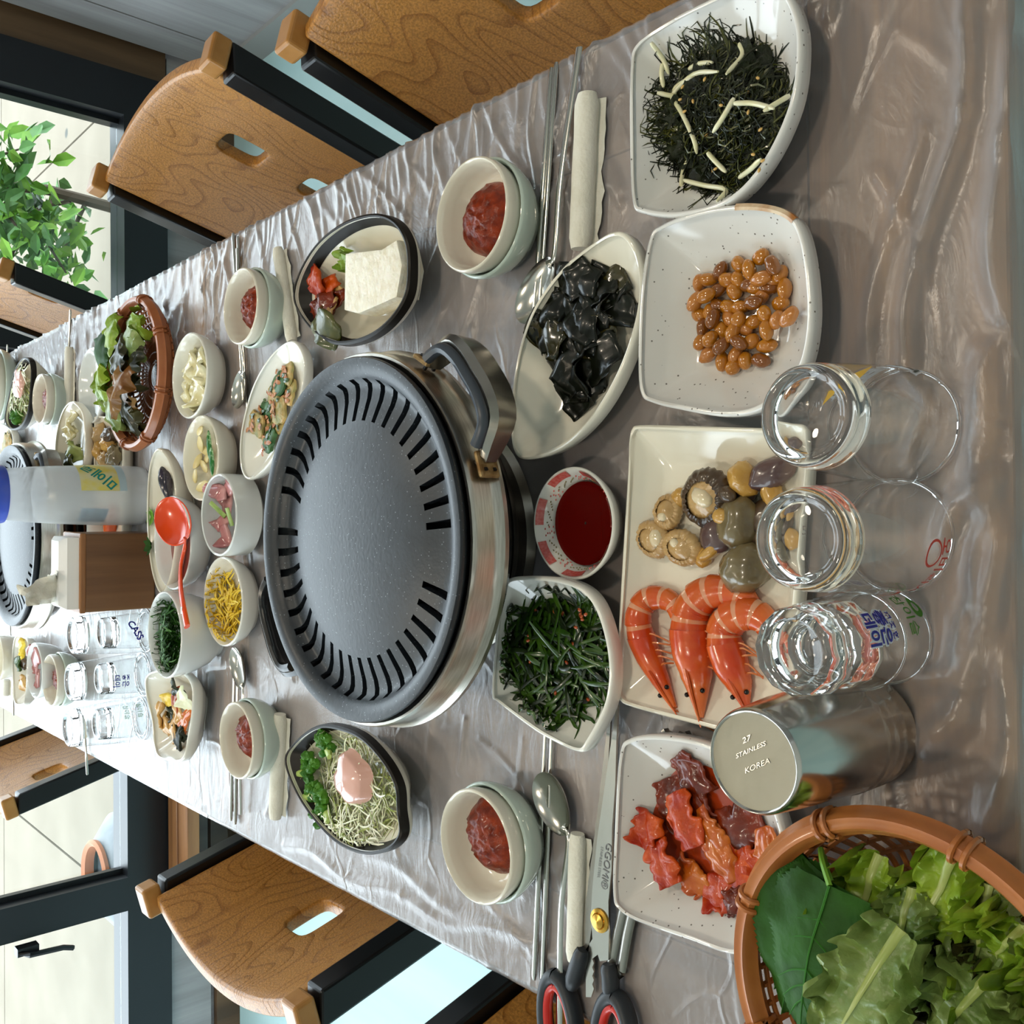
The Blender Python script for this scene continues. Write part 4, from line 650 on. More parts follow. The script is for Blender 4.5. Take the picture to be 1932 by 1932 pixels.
for k, (x, y, th, L_, w, m, lab) in enumerate(KP):
    h = .006+(.009 if k in (2, 3) else 0)+(.004 if k in (5, 6) else 0); c = kd.on(*C7(x, y), h); d_ = Vector((cos(th+PI/2), sin(th+PI/2), rr.uniform(-.1, .1)))*L_/2; b = MB(); leafmesh(b, c-d_, c+d_, w, arch=.003, fold=rr.uniform(-.25, .1), ruf=.004, rfreq=4, seed=k+50, nu=18, nv=12, shape=lambda u: .8+.2*sin(PI*u), jag=.6)
    for i, v in enumerate(b.v): b.v[i] = (v[0], v[1], max(v[2], kd.z(v[0], v[1])+.002))
    mod(mod(loose('kimchi_piece', lab, 'kimchi', b, m), 'SOLIDIFY', thickness=.0026), 'SUBSURF', levels=1, render_levels=1)
# --- woven look plastic baskets with leaves
def basket(label, c, r, zr, m, nr, nrg):
    t = thing('plastic_basket', label, 'basket', (c[0], c[1], T)); rb = r*.72; zb = .012
    b = MB(); n = 96; rg = []
    for i in range(17):
        a = 2*PI*i/16; rg.append([((r+(.0062+.0009*cos(a*6))*cos(a))*cos(2*PI*j/n), (r+(.0062+.0009*cos(a*6))*cos(a))*sin(2*PI*j/n), zr+(.0085+.0009*cos(a*6))*sin(a)) for j in range(n)])
    b.loft(rg); b.build('rim', m, t)
    kn = MB()
    for s in (-.003, .003): kn.tube([(r+.0072*cos(a), s, zr+.0096*sin(a)) for a in [2*PI*i/20 for i in range(21)]], .0016, 6, cap=False)
    k0 = kn.build('binding_ring', m, t)
    for i in range(8):
        k = k0 if i == 0 else k0.copy()
        if i: COL.objects.link(k); k.parent = t
        k.rotation_euler = (0, 0, 2*PI*i/8+.45)
    b = MB(); b.tube(smooth_open([(r-.004, 0, zr-.006), (r*.93, 0, zr*.6), (rb*1.05, 0, .018), (rb*.9, 0, zb), (rb*.3, 0, zb)], 10), .0017, 5); r0 = b.build('rib', m, t)
    for i in range(nr):
        k = r0 if i == 0 else r0.copy()
        if i: COL.objects.link(k); k.parent = t
        k.rotation_euler = (0, 0, 2*PI*i/nr)
    for i in range(nrg):
        f = (i+.6)/nrg; rad = np.interp(f, [0, .15, .6, 1], [rb*.9, rb*1.05, r*.93, r-.004]); z = np.interp(f, [0, .15, .6, 1], [zb, .018, zr*.6, zr-.006]); b = MB(); b.tube([(rad*cos(a), rad*sin(a), z) for a in [2*PI*j/64 for j in range(65)]], .0016, 5, cap=False); b.build('hoop', m, t)
    for i in range(4): b = MB(); rad = rb*(.25+.2*i); b.tube([(rad*cos(a), rad*sin(a), zb) for a in [2*PI*j/48 for j in range(49)]], .0016, 5, cap=False); b.build('base_hoop', m, t)
    return t
BC, BR = (-.2375, .218), .090
basket('brown plastic basket of lettuce and perilla next to the kimchi', BC, BR, .066, 'basket', 56, 5)
FBC = (.2075, 1.30); basket('reddish brown plastic basket of salad leaves beside the white kimchi bowls', FBC, .099, .038, 'basket_far', 56, 5)
def B4(x, y, z): return P(1400+x*.2754, 1500+y*.2754, T+z)
def heart(u): return max(.02, (sin(PI*min(1, .06+.94*u)**.62))**.75*(1-.25*u))
def lettuce_shape(u): return .22+.78*sin(PI*min(1, .12+u*.8))**.8 if u < .97 else .55
PER = [((600, 620, .074), (400, 1680, .070), .030, 'broad dark green perilla leaf with serrated edge on top of the stack', .0), ((610, 590, .068), (270, 1500, .064), .038, 'green perilla leaf second in the stack', .1), ((600, 600, .062), (220, 1330, .060), .036, 'green perilla leaf third in the stack', .2), ((600, 610, .056), (200, 1150, .058), .032, 'green perilla leaf at the bottom of the stack', .3), ((610, 640, .066), (170, 880, .066), .020, 'narrow folded perilla leaf above the stack', .5)]
for k, (a, c, w, lab, f) in enumerate(PER):
    p0, p1 = B4(*a), B4(*c); e = Vector(p0); t = thing('perilla_leaf', lab, 'leaf', e); b = MB(); mid = leafmesh(b, p0-e, p1-e, w, arch=.008, fold=-.12, ruf=.003, rfreq=5, seed=k, shape=heart, serr=.16, nu=64, nv=16); b.build('blade', 'perilla', t)
    b = MB(); b.tube([Vector(q)+Vector((0, 0, .0003)) for q in mid], [.0009-.00007*i for i in range(11)], 5); b.build('midrib', 'perilla_vein', t)
    if k == 0:
        for s in (-1, 1):
            for j in range(1, 6):
                u = .12+j*.13; q0 = Vector(mid[int(u*10)]); ax = (p1-p0).normalized(); sd = ax.cross(Vector((0, 0, 1))); q1 = q0+ax*.014+sd*(s*w*heart(u+.1)*.8); q1.z -= .0020; b = MB(); b.tube(smooth_open([q0, (q0+q1)/2+ax*-.002+Vector((0, 0, .0004)), q1], 6), [.0005]*5+[.0003, .0002], 4); b.build('vein', 'perilla_vein', t)
    if k < 3: b = MB(); q = B4(540+20*k, 370+50*k, .06)-e; b.tube(smooth_open([Vector((0, 0, 0)), (q)*.5+Vector((.002, 0, .002)), q], 6), .0016, 6); b.build('stalk', 'leaf', t)
LT = [((890, 430, .060), (720, 1130, .060), .024, 'lettuce', 'bright green frilly lettuce leaf next to the perilla stalks', .010, 1), ((760, 600, .056), (700, 1200, .054), .022, 'lettuce', 'yellow green lettuce leaf with brownish tip', .010, 2), ((1110, 660, .066), (1080, 1200, .068), .020, 'lettuce_pale', 'pale ribbed lettuce leaf standing in the middle', .007, 3), ((1440, 380, .066), (1180, 1050, .058), .022, 'lettuce', 'green lettuce leaf with a wide pale stem against the rim', .009, 4), ((1040, 950, .088), (560, 1720, .096), .026, 'lettuce_pale', 'long pale veined lettuce leaf across the front', .006, 5), ((1640, 640, .060), (1600, 1230, .056), .022, 'lettuce_pale', 'lettuce leaf with thick yellow white rib', .007, 6), ((1250, 960, .056), (1130, 1600, .062), .034, 'lettuce_red', 'dark red brown lettuce leaf in the centre of the basket', .010, 7), ((1360, 1010, .064), (1480, 1400, .066), .014, 'lettuce_red', 'shiny dark curled lettuce tip', .008, 8), ((1900, 930, .064), (1700, 1160, .064), .022, 'lettuce', 'bright yellow green lettuce tuft by the rim', .014, 9), ((1640, 1290, .070), (1300, 1700, .076), .030, 'lettuce_pale', 'wavy pale lettuce leaf over the dark one', .012, 10), ((1850, 1200, .056), (1760, 1700, .060), .030, 'lettuce', 'drooping green lettuce leaf at the basket side', .012, 11), ((1480, 820, .046), (1420, 1250, .044), .028, 'lettuce_red', 'dark lettuce leaf deep in the basket', .006, 12), ((1000, 1250, .058), (960, 1750, .064), .030, 'lettuce_red', 'dark blistered lettuce leaf beside the long pale one', .008, 13), ((1800, 800, .048), (1850, 1150, .046), .026, 'lettuce_brown', 'browned lettuce stem piece against the lattice', .006, 14), ((1250, 1100, .040), (1000, 1500, .040), .045, 'lettuce_red', 'flat dark lettuce leaf lining the basket bottom', .004, 15), ((1700, 1000, .040), (1500, 1500, .040), .045, 'lettuce_pale', 'flat green lettuce leaf lining the basket bottom', .004, 16)]
for k, (a, c, w, m, lab, rf, sd) in enumerate(LT):
    p0, p1 = B4(*a)-Vector((0, 0, .008)), B4(*c)-Vector((0, 0, .008)); w *= .84; e = Vector(p0); t = thing('lettuce_leaf', lab, 'lettuce', e); b = MB(); mid = leafmesh(b, p0-e, p1-e, w, arch=.006, fold=.12 if sd % 2 else -.15, ruf=rf*1.5, rfreq=11, seed=sd, shape=lettuce_shape, nu=64, nv=22, jag=.28, twist=.3*(sd % 3-1)); b.build('blade', m, t)
    b = MB(); b.tube([Vector(q)+Vector((0, 0, .0006)) for q in mid], [.0026-.00024*i for i in range(11)], 8, flat=.4); b.build('rib', 'lettuce_rib' if 'red' not in m else 'lettuce_pale', t)
rr = random.Random(77)
FL = ['lettuce', 'lettuce_pale', 'lettuce_red', 'lettuce_brown', 'lettuce', 'lettuce_red', 'perilla', 'lettuce_pale', 'lettuce_red', 'lettuce', 'lettuce_brown', 'lettuce_red', 'lettuce', 'lettuce_pale']
FP = [(265, 590, 0.044), (255, 640, 0.046), (235, 690, 0.052), (240, 720, 0.048), (215, 650, 0.052), (245, 770, 0.040), (190, 660, 0.056), (220, 760, 0.048), (262, 690, 0.042), (200, 730, 0.054), (235, 730, 0.056), (255, 800, 0.034), (190, 760, 0.052), (250, 680, 0.032)]
for k, (x, y, z) in enumerate(FP):
    c = P(x, y, T+z); th = rr.uniform(-.6, .6)+(0 if k % 2 else PI); L_ = rr.uniform(.07, .10); d_ = Vector((cos(th), sin(th)*.8, rr.uniform(-.15, .25)))*L_/2; p0, p1 = c-d_, c+d_
    for p_ in (p0, p1):
        r_ = math.hypot(p_.x-FBC[0], p_.y-FBC[1]); k_ = min(1, .085/r_); p_.x = FBC[0]+(p_.x-FBC[0])*k_; p_.y = FBC[1]+(p_.y-FBC[1])*k_
    t = thing('salad_leaf', {'lettuce': 'bright green', 'lettuce_pale': 'pale green', 'lettuce_red': 'dark green', 'lettuce_brown': 'brown tinged', 'perilla': 'serrated deep green'}[FL[k]]+' salad leaf heaped in the reddish brown basket', 'leaf', p0, 0, 'salad leaves in the far basket: '+FL[k]); b = MB(); leafmesh(b, (0, 0, 0), p1-p0, .024 if FL[k] != 'perilla' else .03, arch=.012, fold=-.2, ruf=.010 if FL[k] != 'perilla' else .002, rfreq=6, seed=k+100, nu=36, nv=14, jag=.3, serr=.16 if FL[k] == 'perilla' else 0); b.build('blade', FL[k], t)
# ---------------------------------------------------------------- drinking glasses, cups, bottle
def text_mesh(s, size, fn, name, m, parent, bold=0):              # flat letters laid on a curved surface by fn(x, y)
    cu = bpy.data.curves.new(name, 'FONT'); cu.body = s; cu.size = size; cu.align_x = 'CENTER'; cu.align_y = 'CENTER'; cu.offset = bold; cu.resolution_u = 3
    o = bpy.data.objects.new(name, cu); COL.objects.link(o); bpy.context.view_layer.update(); dg = bpy.context.evaluated_depsgraph_get(); me = bpy.data.meshes.new_from_object(o.evaluated_get(dg)); bpy.data.objects.remove(o)
    for v in me.vertices: v.co = fn(v.co.x, v.co.y)
    me.materials.clear(); me.materials.append(MATS[m]); me.name = name; q = bpy.data.objects.new(name, me); COL.objects.link(q); q.parent = parent; return q
def wrap(r_of_z, z0, a0, inv=True, tilt=0, off=.0003):            # letters on an upturned glass: their up points down
    def fn(x, y):
        x, y = x*cos(tilt)-y*sin(tilt), x*sin(tilt)+y*cos(tilt)
        if inv: x, y = -x, -y
        z = z0+y; r = r_of_z(z)+off; a = a0+x/r; return Vector((r*cos(a), r*sin(a), z))
    return fn
def rz(prof): zs = [p[1] for p in prof]; rs = [p[0] for p in prof]; return lambda z: float(np.interp(z, zs, rs))
BEER = [(.0318, 0), (.0315, .02), (.0300, .045), (.0280, .07), (.0262, .09), (.0255, .096)]
def beer(label, loc, group=None):
    t = thing('beer_glass', label, 'glass', loc, 0, group); b = MB()
    b.lathe([(.0316, .0010)]+BEER[1:5]+[(.0264, .088)], 64); b.build('glass_wall', 'glass_thin', t, ang=70)
    b = MB(); b.tube([(.0311*cos(2*PI*i/64), .0311*sin(2*PI*i/64), .0011) for i in range(65)], .0010, 8, cap=False); b.build('glass_rim', 'glass', t)
    b = MB(); b.lathe([(.0005, .0885), (.012, .0885), (.0215, .0878), (.0248, .086), (.0258, .0852), (.0266, .0858), (.0264, .088), (.0262, .09), (.0255, .096), (.0247, .0995), (.0228, .101), (.0205, .1005), (.0188, .0985), (.017, .0978), (.0005, .0975)], 64, c0=True, c1=True)
    o = b.build('glass_base', 'glass', t, ang=70); fixn(o); return t
def fixn(o):
    import bmesh; bm = bmesh.new(); bm.from_mesh(o.data); bmesh.ops.recalc_face_normals(bm, faces=bm.faces); bm.to_mesh(o.data); bm.free()
br = rz(BEER)
g1 = beer('clear upturned beer glass with white and yellow print next to the soybean dish', (.0505, .2465, T+.0018)); text_mesh('TERRA', .0165, wrap(br, .017, .1, tilt=-.12), 'printed_name', 'ink_white', g1, .0012); text_mesh('TERRA', .0165, wrap(br, .017, .1, tilt=-.12, off=.0006), 'printed_name', 'ink_black', g1, -.0001)
b = MB(); f = wrap(br, .0165, .1, tilt=-.12, off=.0005); b.add([f(x, y) for x, y in ((.004, -.013), (-.026, -.008), (-.03, -.010), (-.012, -.0165))], [(0, 1, 2, 3)]); b.build('printed_swoosh', 'ink_yellow', g1, smooth=False)
g2 = beer('clear upturned beer glass with red ring print in the middle', (-.0095, .2505, T+.0018)); text_mesh('오비-', .011, wrap(br, .010, -1.95), 'printed_name', 'ink_red', g2, .0001); text_mesh('라거', .009, wrap(br, .012, -2.5), 'printed_name', 'ink_red', g2, .0001)
b = MB(); f = wrap(br, .022, -1.85, off=.0005); rg = [[f(r*cos(a), r*sin(a)*1.0) for a in [2*PI*i/32 for i in range(32)]] for r in (.0064, .0078)]; b.loft(rg); b.build('printed_ring', 'ink_red', g2)
b = MB(); b.grid(lambda u, v: wrap(br, .024, -2.95, off=.0005)((u-.5)*.014, (v-.5)*.004+.002*sin(u*6)), 8, 1); b.build('printed_swoosh', 'ink_red', g2)
for g_, s in ((g1, '3999'), (g2, '5')): text_mesh(s, .0065, lambda x, y: Vector((y+.004, -x-.002, .0981)), 'moulded_number', 'glass', g_)
SOJ = [(.0270, 0), (.0266, .012), (.0256, .03), (.0240, .048), (.0232, .058)]
def soju(label, loc, n=12, group=None, rot=0):
    t = thing('soju_glass', label, 'glass', loc, rot, group); b = MB(); N_ = 48
    def ring(r, z, fc):
        out = []
        for j in range(N_):
            a = 2*PI*j/N_; k = cos(PI/n)/cos(((a+PI/n) % (2*PI/n))-PI/n); out.append((r*(1-fc+fc*k)*cos(a), r*(1-fc+fc*k)*sin(a), z))
        return out
    o_ = [ring(r, max(z, .0008), fc) for (r, z), fc in zip(SOJ[:4], (0, 0, .1, .9))]; b.loft(o_); b.build('glass_wall', 'glass_thin', t, ang=40)
    b = MB(); b.tube([(.0264*cos(2*PI*i/48), .0264*sin(2*PI*i/48), .0009) for i in range(49)], .0008, 8, cap=False); b.build('glass_rim', 'glass', t)
    b = MB(); b.loft([ring(.0005, .0505, 0), ring(.012, .0500, 0), ring(.0205, .0475, 0), ring(.0225, .0462, .5), ring(.0238, .0470, 1), ring(.0239, .0485, 1), ring(.0232, .058, 1), ring(.0228, .063, 1), ring(.0215, .0655, .8), ring(.017, .066, .1), ring(.015, .0645, 0), ring(.0005, .064, 0)], True, True)
    o = b.build('glass_base', 'glass', t, ang=40); fixn(o); return t
sr = rz(SOJ); SX, SY = -.0655, .2585
s1 = soju('lower upturned soju glass with green print under another', (SX, SY, T+.0018)); a_ = -1.10
text_mesh('참이슬', .0095, wrap(sr, .0175, -.95), 'printed_name', 'ink_green', s1, .0001)
b = MB(); f = wrap(sr, .0070, -.85, off=.0005); b.loft([[f(.0065*k*cos(a), .0042*k*sin(a)*(1+.3*cos(a))) for a in [2*PI*i/24 for i in range(24)]] for k in (1, .45)]); b.build('printed_leaf_mark', 'ink_green', s1)
s2 = soju('upper upturned soju glass with blue print stacked on the other', (SX, SY, T+.0303), rot=.2)
for m, bo, of in (('ink_white', .0011, .0003), ('ink_blue', .0003, .0006)):
    text_mesh('좋은', .0105, wrap(sr, .0205, a_-.25, off=of), 'printed_name', m, s2, bo); text_mesh('데이', .0105, wrap(sr, .0315, a_-.27, off=of), 'printed_name', m, s2, bo); text_mesh('깨 끗 한', .0046, wrap(sr, .0122, a_-.25, off=of), 'printed_small_name', m, s2, bo*.7)
CUP = [(.0312, 0), (.0310, .012), (.0290, .05), (.0265, .079)]
def cup(label, loc):
    t = thing('steel_cup', label, 'cup', loc, 0, 'stacked steel cups'); b = MB(); b.lathe([(.0300, .002), (.0306, .0004), (.0318, .0004), (.0320, .002), (.0314, .0035), (.0312, .006), (.0310, .012), (.0301, .028), (.0300, .029), (.0290, .05), (.0266, .078), (.0258, .0805), (.0250, .0815), (.0243, .0812), (.0238, .0803)], 64)
    b.lathe([(.0300, .002), (.0305, .012), (.0285, .05), (.0261, .077), (.0235, .0788), (.0005, .0788)], 64, c1=True); b.build('cup_body', 'steel', t, dedupe=True, ang=50); b = MB(); b.lathe([(.0239, .0804), (.018, .0800), (.0005, .0801)], 48, c1=True); b.build('cup_base', 'steel_matte', t); return t
cx, cy = -.1195, .2725
for k, s in enumerate(('lowest of the stack', 'second from the bottom', 'second from the top')): cup('shiny upturned steel cup, '+s, (cx, cy, T+.002+.0092*k))
ct = cup('shiny upturned steel cup with stamped base, topmost of the stack', (cx, cy, T+.002+.0276))
for s, sz, dy in (('27', .0055, .009), ('STAINLESS', .0042, .003), ('KOREA', .005, -.006)): text_mesh(s, sz, lambda x, y, dy=dy: Vector((y*.8+dy*.8+.003+x*.5, -x*.9+dy*.4, .0805)), 'stamped_text', 'steel_dark', ct)
# glass stacks beyond the tall bowls
G2 = 'upturned glasses beside the tissue box'
for k, (x, y, w) in enumerate(((-.214, 1.378, 'with blue print beside the green printed pair'), (-.279, 1.388, 'with green print at the table side'), (-.149, 1.366, 'with bold blue letters next to the tissue box'), (-.088, 1.452, 'behind the tissue box'))):
    g_ = beer('clear upturned beer glass '+w, (x, y, T+.0018), G2); n_ = soju('clear soju glass inside the beer glass '+w, (x, y, T+.0018), group='soju glasses under the beer glasses')
    n_.scale = (.95, .95, .95)
    if k == 0:
        text_mesh('좋은', .010, wrap(br, .036, -1.62), 'printed_name', 'ink_blue', g_, .0002); text_mesh('데이', .010, wrap(br, .048, -1.62), 'printed_name', 'ink_blue', g_, .0002)
    if k == 1: text_mesh('참이슬', .008, wrap(br, .03, -1.0), 'printed_name', 'ink_green', g_); text_mesh('참이슬', .008, wrap(br, .012, -1.0), 'printed_name', 'ink_green', g_)
    if k == 2: text_mesh('CASS', .013, wrap(br, .026, -1.45, tilt=.5), 'printed_name', 'ink_blue', g_, .0004)
# frosted water bottle
t = thing('water_bottle', 'frosted clear water bottle with blue cap and yellow label', 'bottle', (.0435, 1.372, T+.002)); BT = [(.036, 0), (.041, .004), (.042, .012), (.042, .06), (.0395, .12), (.037, .155), (.0355, .165), (.0345, .18), (.034, .19)]
b = MB(); b.lathe([(.0005, .001)]+BT, 48); b.build('bottle_body', 'frost', t); b = MB(); b.lathe([(.0005, .004), (.0385, .006), (.0395, .03), (.039, .10), (.037, .14), (.0005, .142)], 40); b.build('water', 'frost', t)
b = MB(); b.lathe([(.034, .184), (.0375, .184), (.0385, .187), (.0385, .203), (.0375, .206), (.0005, .207)], 48); b.build('cap', 'cap_blue', t); br2 = rz(BT)
def patch(n, m, a0, a1, z0, z1, off=.0006): b = MB(); b.grid(lambda u, v: ((br2(z0+(z1-z0)*v)+off)*cos(a0+(a1-a0)*u), (br2(z0+(z1-z0)*v)+off)*sin(a0+(a1-a0)*u), z0+(z1-z0)*v), 14, 4); return b.build(n, m, t)
patch('paper_label', 'label_yellow', -1.45, -.05, .048, .098); patch('label_foot', 'label_blue', -1.45, -.05, .038, .048); patch('rear_label', 'label_cyan', -2.9, -2.1, .06, .095, -.004)
text_mesh('미에로', .020, wrap(br2, .071, -.85, inv=False, tilt=.75, off=.0012), 'label_text', 'ink_teal', t, .0004)
# wooden tissue box
t = thing('tissue_box', 'brown wooden tissue box with white paper and tissue on top', 'box', (-.063, 1.33, T+.002), math.radians(-2))
b = MB(); b.box((0, .037, .047), (.106, .074, .094)); bev(b.build('wooden_case', 'box_wood', t, smooth=False), .002); b = MB(); b.box((0, .037, .097), (.108, .076, .008)); bev(b.build('case_lip', 'bench_wood', t, smooth=False), .002)
b = MB(); b.loft([[(x*s, .037+y*s2, z) for x, y in ((-.048, -.033), (.048, -.033), (.048, .033), (-.048, .033))] for s, s2, z in ((1, 1, .1005), (1, .9, .115), (.9, .5, .122))], True, True); b.build('paper_carton', 'paper', t, smooth=False)
b = MB(); leafmesh(b, (-.018, .03, .118), (-.03, .01, .165), .022, up=(0, -1, 0), ruf=.012, rfreq=3, seed=4, shape=lambda u: 1-.5*u); leafmesh(b, (-.005, .05, .118), (-.03, .045, .158), .024, up=(1, 0, 0), ruf=.012, rfreq=3, seed=8, shape=lambda u: 1-.4*u); b.build('tissue', 'tissue', t)
# ---------------------------------------------------------------- bowls in the middle of the table
def pieces(d, lst, name, cat, L_, w, m, seed, thick=.002, arch=.003, ruf=.003, h=.004, shape=None, group=None, jag=0, flatn=10):
    rr = random.Random(seed)
    for k, (x, y, lab) in enumerate(lst):
        th = rr.uniform(0, 2*PI); l_ = L_*rr.uniform(.8, 1.25); c = d.on(x, y, h+.006*rr.random()); d_ = Vector((cos(th), sin(th), rr.uniform(-.25, .25)))*l_/2; b = MB(); mm = m[k % len(m)] if isinstance(m, (list, tuple)) else m
        leafmesh(b, c-d_, c+d_, w*rr.uniform(.8, 1.2), arch=arch, ruf=ruf, rfreq=3, seed=seed*7+k, shape=shape or (lambda u: .7+.3*sin(PI*u)), nu=flatn, nv=6, jag=jag, twist=rr.uniform(-.3, .3))
        for i, v in enumerate(b.v): b.v[i] = (v[0], v[1], max(v[2], d.z(v[0], v[1])+.0015))
        mod(loose(name, lab, cat, b, mm, group), 'SOLIDIFY', thickness=thick, offset=1)
wk = bowl('side_bowl', 'white bowl of pale cabbage kimchi next to the far basket', (310, 407, 627, 790), .036, 'white_china', foot=.5)
pieces(wk, [(365, 690, 'pale yellow cabbage kimchi fold nearest the basket'), (380, 715, 'pale cabbage kimchi stem in the white bowl'), (360, 735, 'yellowish frilled cabbage kimchi edge'), (375, 745, 'curled pale cabbage kimchi leaf'), (385, 680, 'yellow tipped cabbage kimchi leaf'), (378, 730, 'thick white cabbage kimchi rib')], 'cabbage_kimchi', 'kimchi', .042, .015, 'white_kimchi', 5, .004, .008, .008, .017, jag=.3)
ga = bowl('side_bowl', 'white bowl of sliced garlic and green chili', (343, 413, 783, 945), .036, 'cream', foot=.5)
for k, (x, y) in enumerate(((377, 812), (378, 838), (372, 868), (385, 880), (388, 850), (368, 900), (390, 865), (382, 918))):
    rr = random.Random(k); b = MB(); b.blob(ga.on(x, y, .010+.004*(k % 2)), (.0125, .0065, .0024), .12, 1.5, k, 14, 7, euler(rr.uniform(-.4, .4), rr.uniform(-.4, .4), rr.uniform(0, 3))); loose('garlic_slice', 'pale yellow raw garlic slice in the white bowl', 'garlic', b, 'garlic', 'garlic slices')
for k, (x, y, s) in enumerate(((399, 840, 'leaning on the bowl wall'), (404, 870, 'behind the garlic slices'))):
    b = MB(); q = ga.on(x, y, .012); b.tube(smooth_open([q+Vector((.018, .002, .003)), q+Vector((0, -.002, .004)), q+Vector((-.018, .001, .002))], 8), [.001, .003, .004, .0045, .0045, .0045, .004, .003, .001], 8, flat=.6); loose('chili_slice', 'long green chili half '+s, 'chili', b, 'pepper')
ra = bowl('side_bowl', 'rounded white bowl of pink pickled radish', (380, 444, 893, 1050), .044, 'cool_white', foot=.6, prof=[(0, .08), (.5, .08), (.8, .14), (.98, .35), (1.04, .55), (1.03, .8), (1, 1)])
pieces(ra, [(415, 930, 'pink pickled radish slice with dark edge'), (428, 950, 'flat pink pickled radish slice'), (420, 985, 'wide pink pickled radish slice in front'), (425, 1010, 'pink pickled radish slice at the bowl edge'), (432, 920, 'purple pickled radish slice')], 'pickled_radish', 'radish', .022, .009, 'radish', 3, .003, .001, .001, .012)
for k, (a, c, s) in enumerate((((397, 948), (425, 975), 'long'), ((428, 958), (438, 992), 'short'))):
    b = MB(); p0, p1 = ra.on(*a, .026), ra.on(*c, .02); b.tube([p0, p1], .004, 6, flat=.5); loose('pickled_stalk', s+' green pickled stalk resting on the pink radish', 'vegetable', b, 'celery')
rb_ = bowl('sauce_bowl', 'white bowl of red chili sauce holding the orange ladle', (288, 362, 935, 1113), .038, 'cool_white', foot=.6)
b = MB(); b.lathe([(.001, .019), (rb_.r*.9, .019)], 48, (rb_.c.x, rb_.c.y, T)); loose('chili_sauce', 'red chili sauce filling the white bowl', 'sauce', b, 'red_liquid')
t = thing('ladle', 'orange plastic ladle laid across the red sauce bowl', 'ladle', P(325, 980, T+.04)); e = Vector(t.location); q0, q1 = P(303, 948, T+.050)-e, P(350, 1020, T+.044)-e; ax = (q1-q0); L_ = ax.length; ax.normalize(); sd = Vector((ax.y, -ax.x, 0)).normalized(); sd = (sd+Vector((0, 0, .5))).normalized(); nz = sd.cross(ax); nz = nz if nz.z > 0 else -nz; c = (q0+q1)/2
rg = [[c+ax*(L_/2*f*cos(a))+sd*(L_*.31*f*sin(a))+nz*(z) for a in [2*PI*i/32 for i in range(32)]] for f, z in ((.05, -.008), (.4, -.0075), (.7, -.005), (.9, -.0015), (1, .0008), (1.04, .0005), (.95, -.003), (.7, -.0075), (.3, -.0095), (.05, -.010))]
b = MB(); b.loft(rg, True, True); b.build('ladle_bowl', 'soft_orange', t)
b = MB(); pts = [P(x, y, T+z)-e for x, y, z in ((349, 1015, .045), (348, 1035, .043), (341, 1070, .050), (341, 1110, .060), (346, 1145, .067), (353, 1182, .070))]; q = smooth_open(pts, 24); b.tube(q, [.0032]*4+[.0036+.00008*i for i in range(21)], 8, flat=.6); b.build('handle', 'soft_orange', t)
b = MB(); c2 = q[20]; b.box(c2+Vector((0, 0, .0028)), (.008, .003, .0008)); b.build('handle_slot', 'white_china', t)
eg = bowl('side_bowl', 'white bowl of yellow shredded egg strips', (383, 458, 1050, 1220), .032, 'white_china', foot=.5)
b = MB(); strands(b, eg, (402, 452, 1085, 1205), 230, .020, .0014, .018, (0,), 22, curl=.5, flat=.6); loose('egg_strips', 'heap of yellow shredded egg strips in the white bowl', 'egg', b, 'egg', kind='stuff')
gb = bowl('side_bowl', 'tall white bowl of fresh green sprouts beside the ladle handle', (278, 343, 1115, 1280), .064, 'cool_white', foot=.62)
gb.zf = .03
b = MB(); strands(b, gb, (300, 342, 1140, 1265), 420, .016, .0013, .012, (0, 0, 1), 23, curl=.9, flat=.4); loose('green_sprouts', 'tangle of fresh green sprouts in the tall bowl', 'greens', b, ['perilla', 'leaf_dark'], kind='stuff')
jd = dish('side_dish', 'oval white dish of green vegetable pancake pieces beside the grill', 'dish', [(548, 643), (568, 655), (578, 690), (570, 745), (550, 805), (520, 860), (492, 895), (468, 905), (456, 880), (455, 830), (466, 770), (485, 715), (515, 668)], .026, 'white_china', zf=.006, fl=.5, pw=1.4)
rr = random.Random(6)
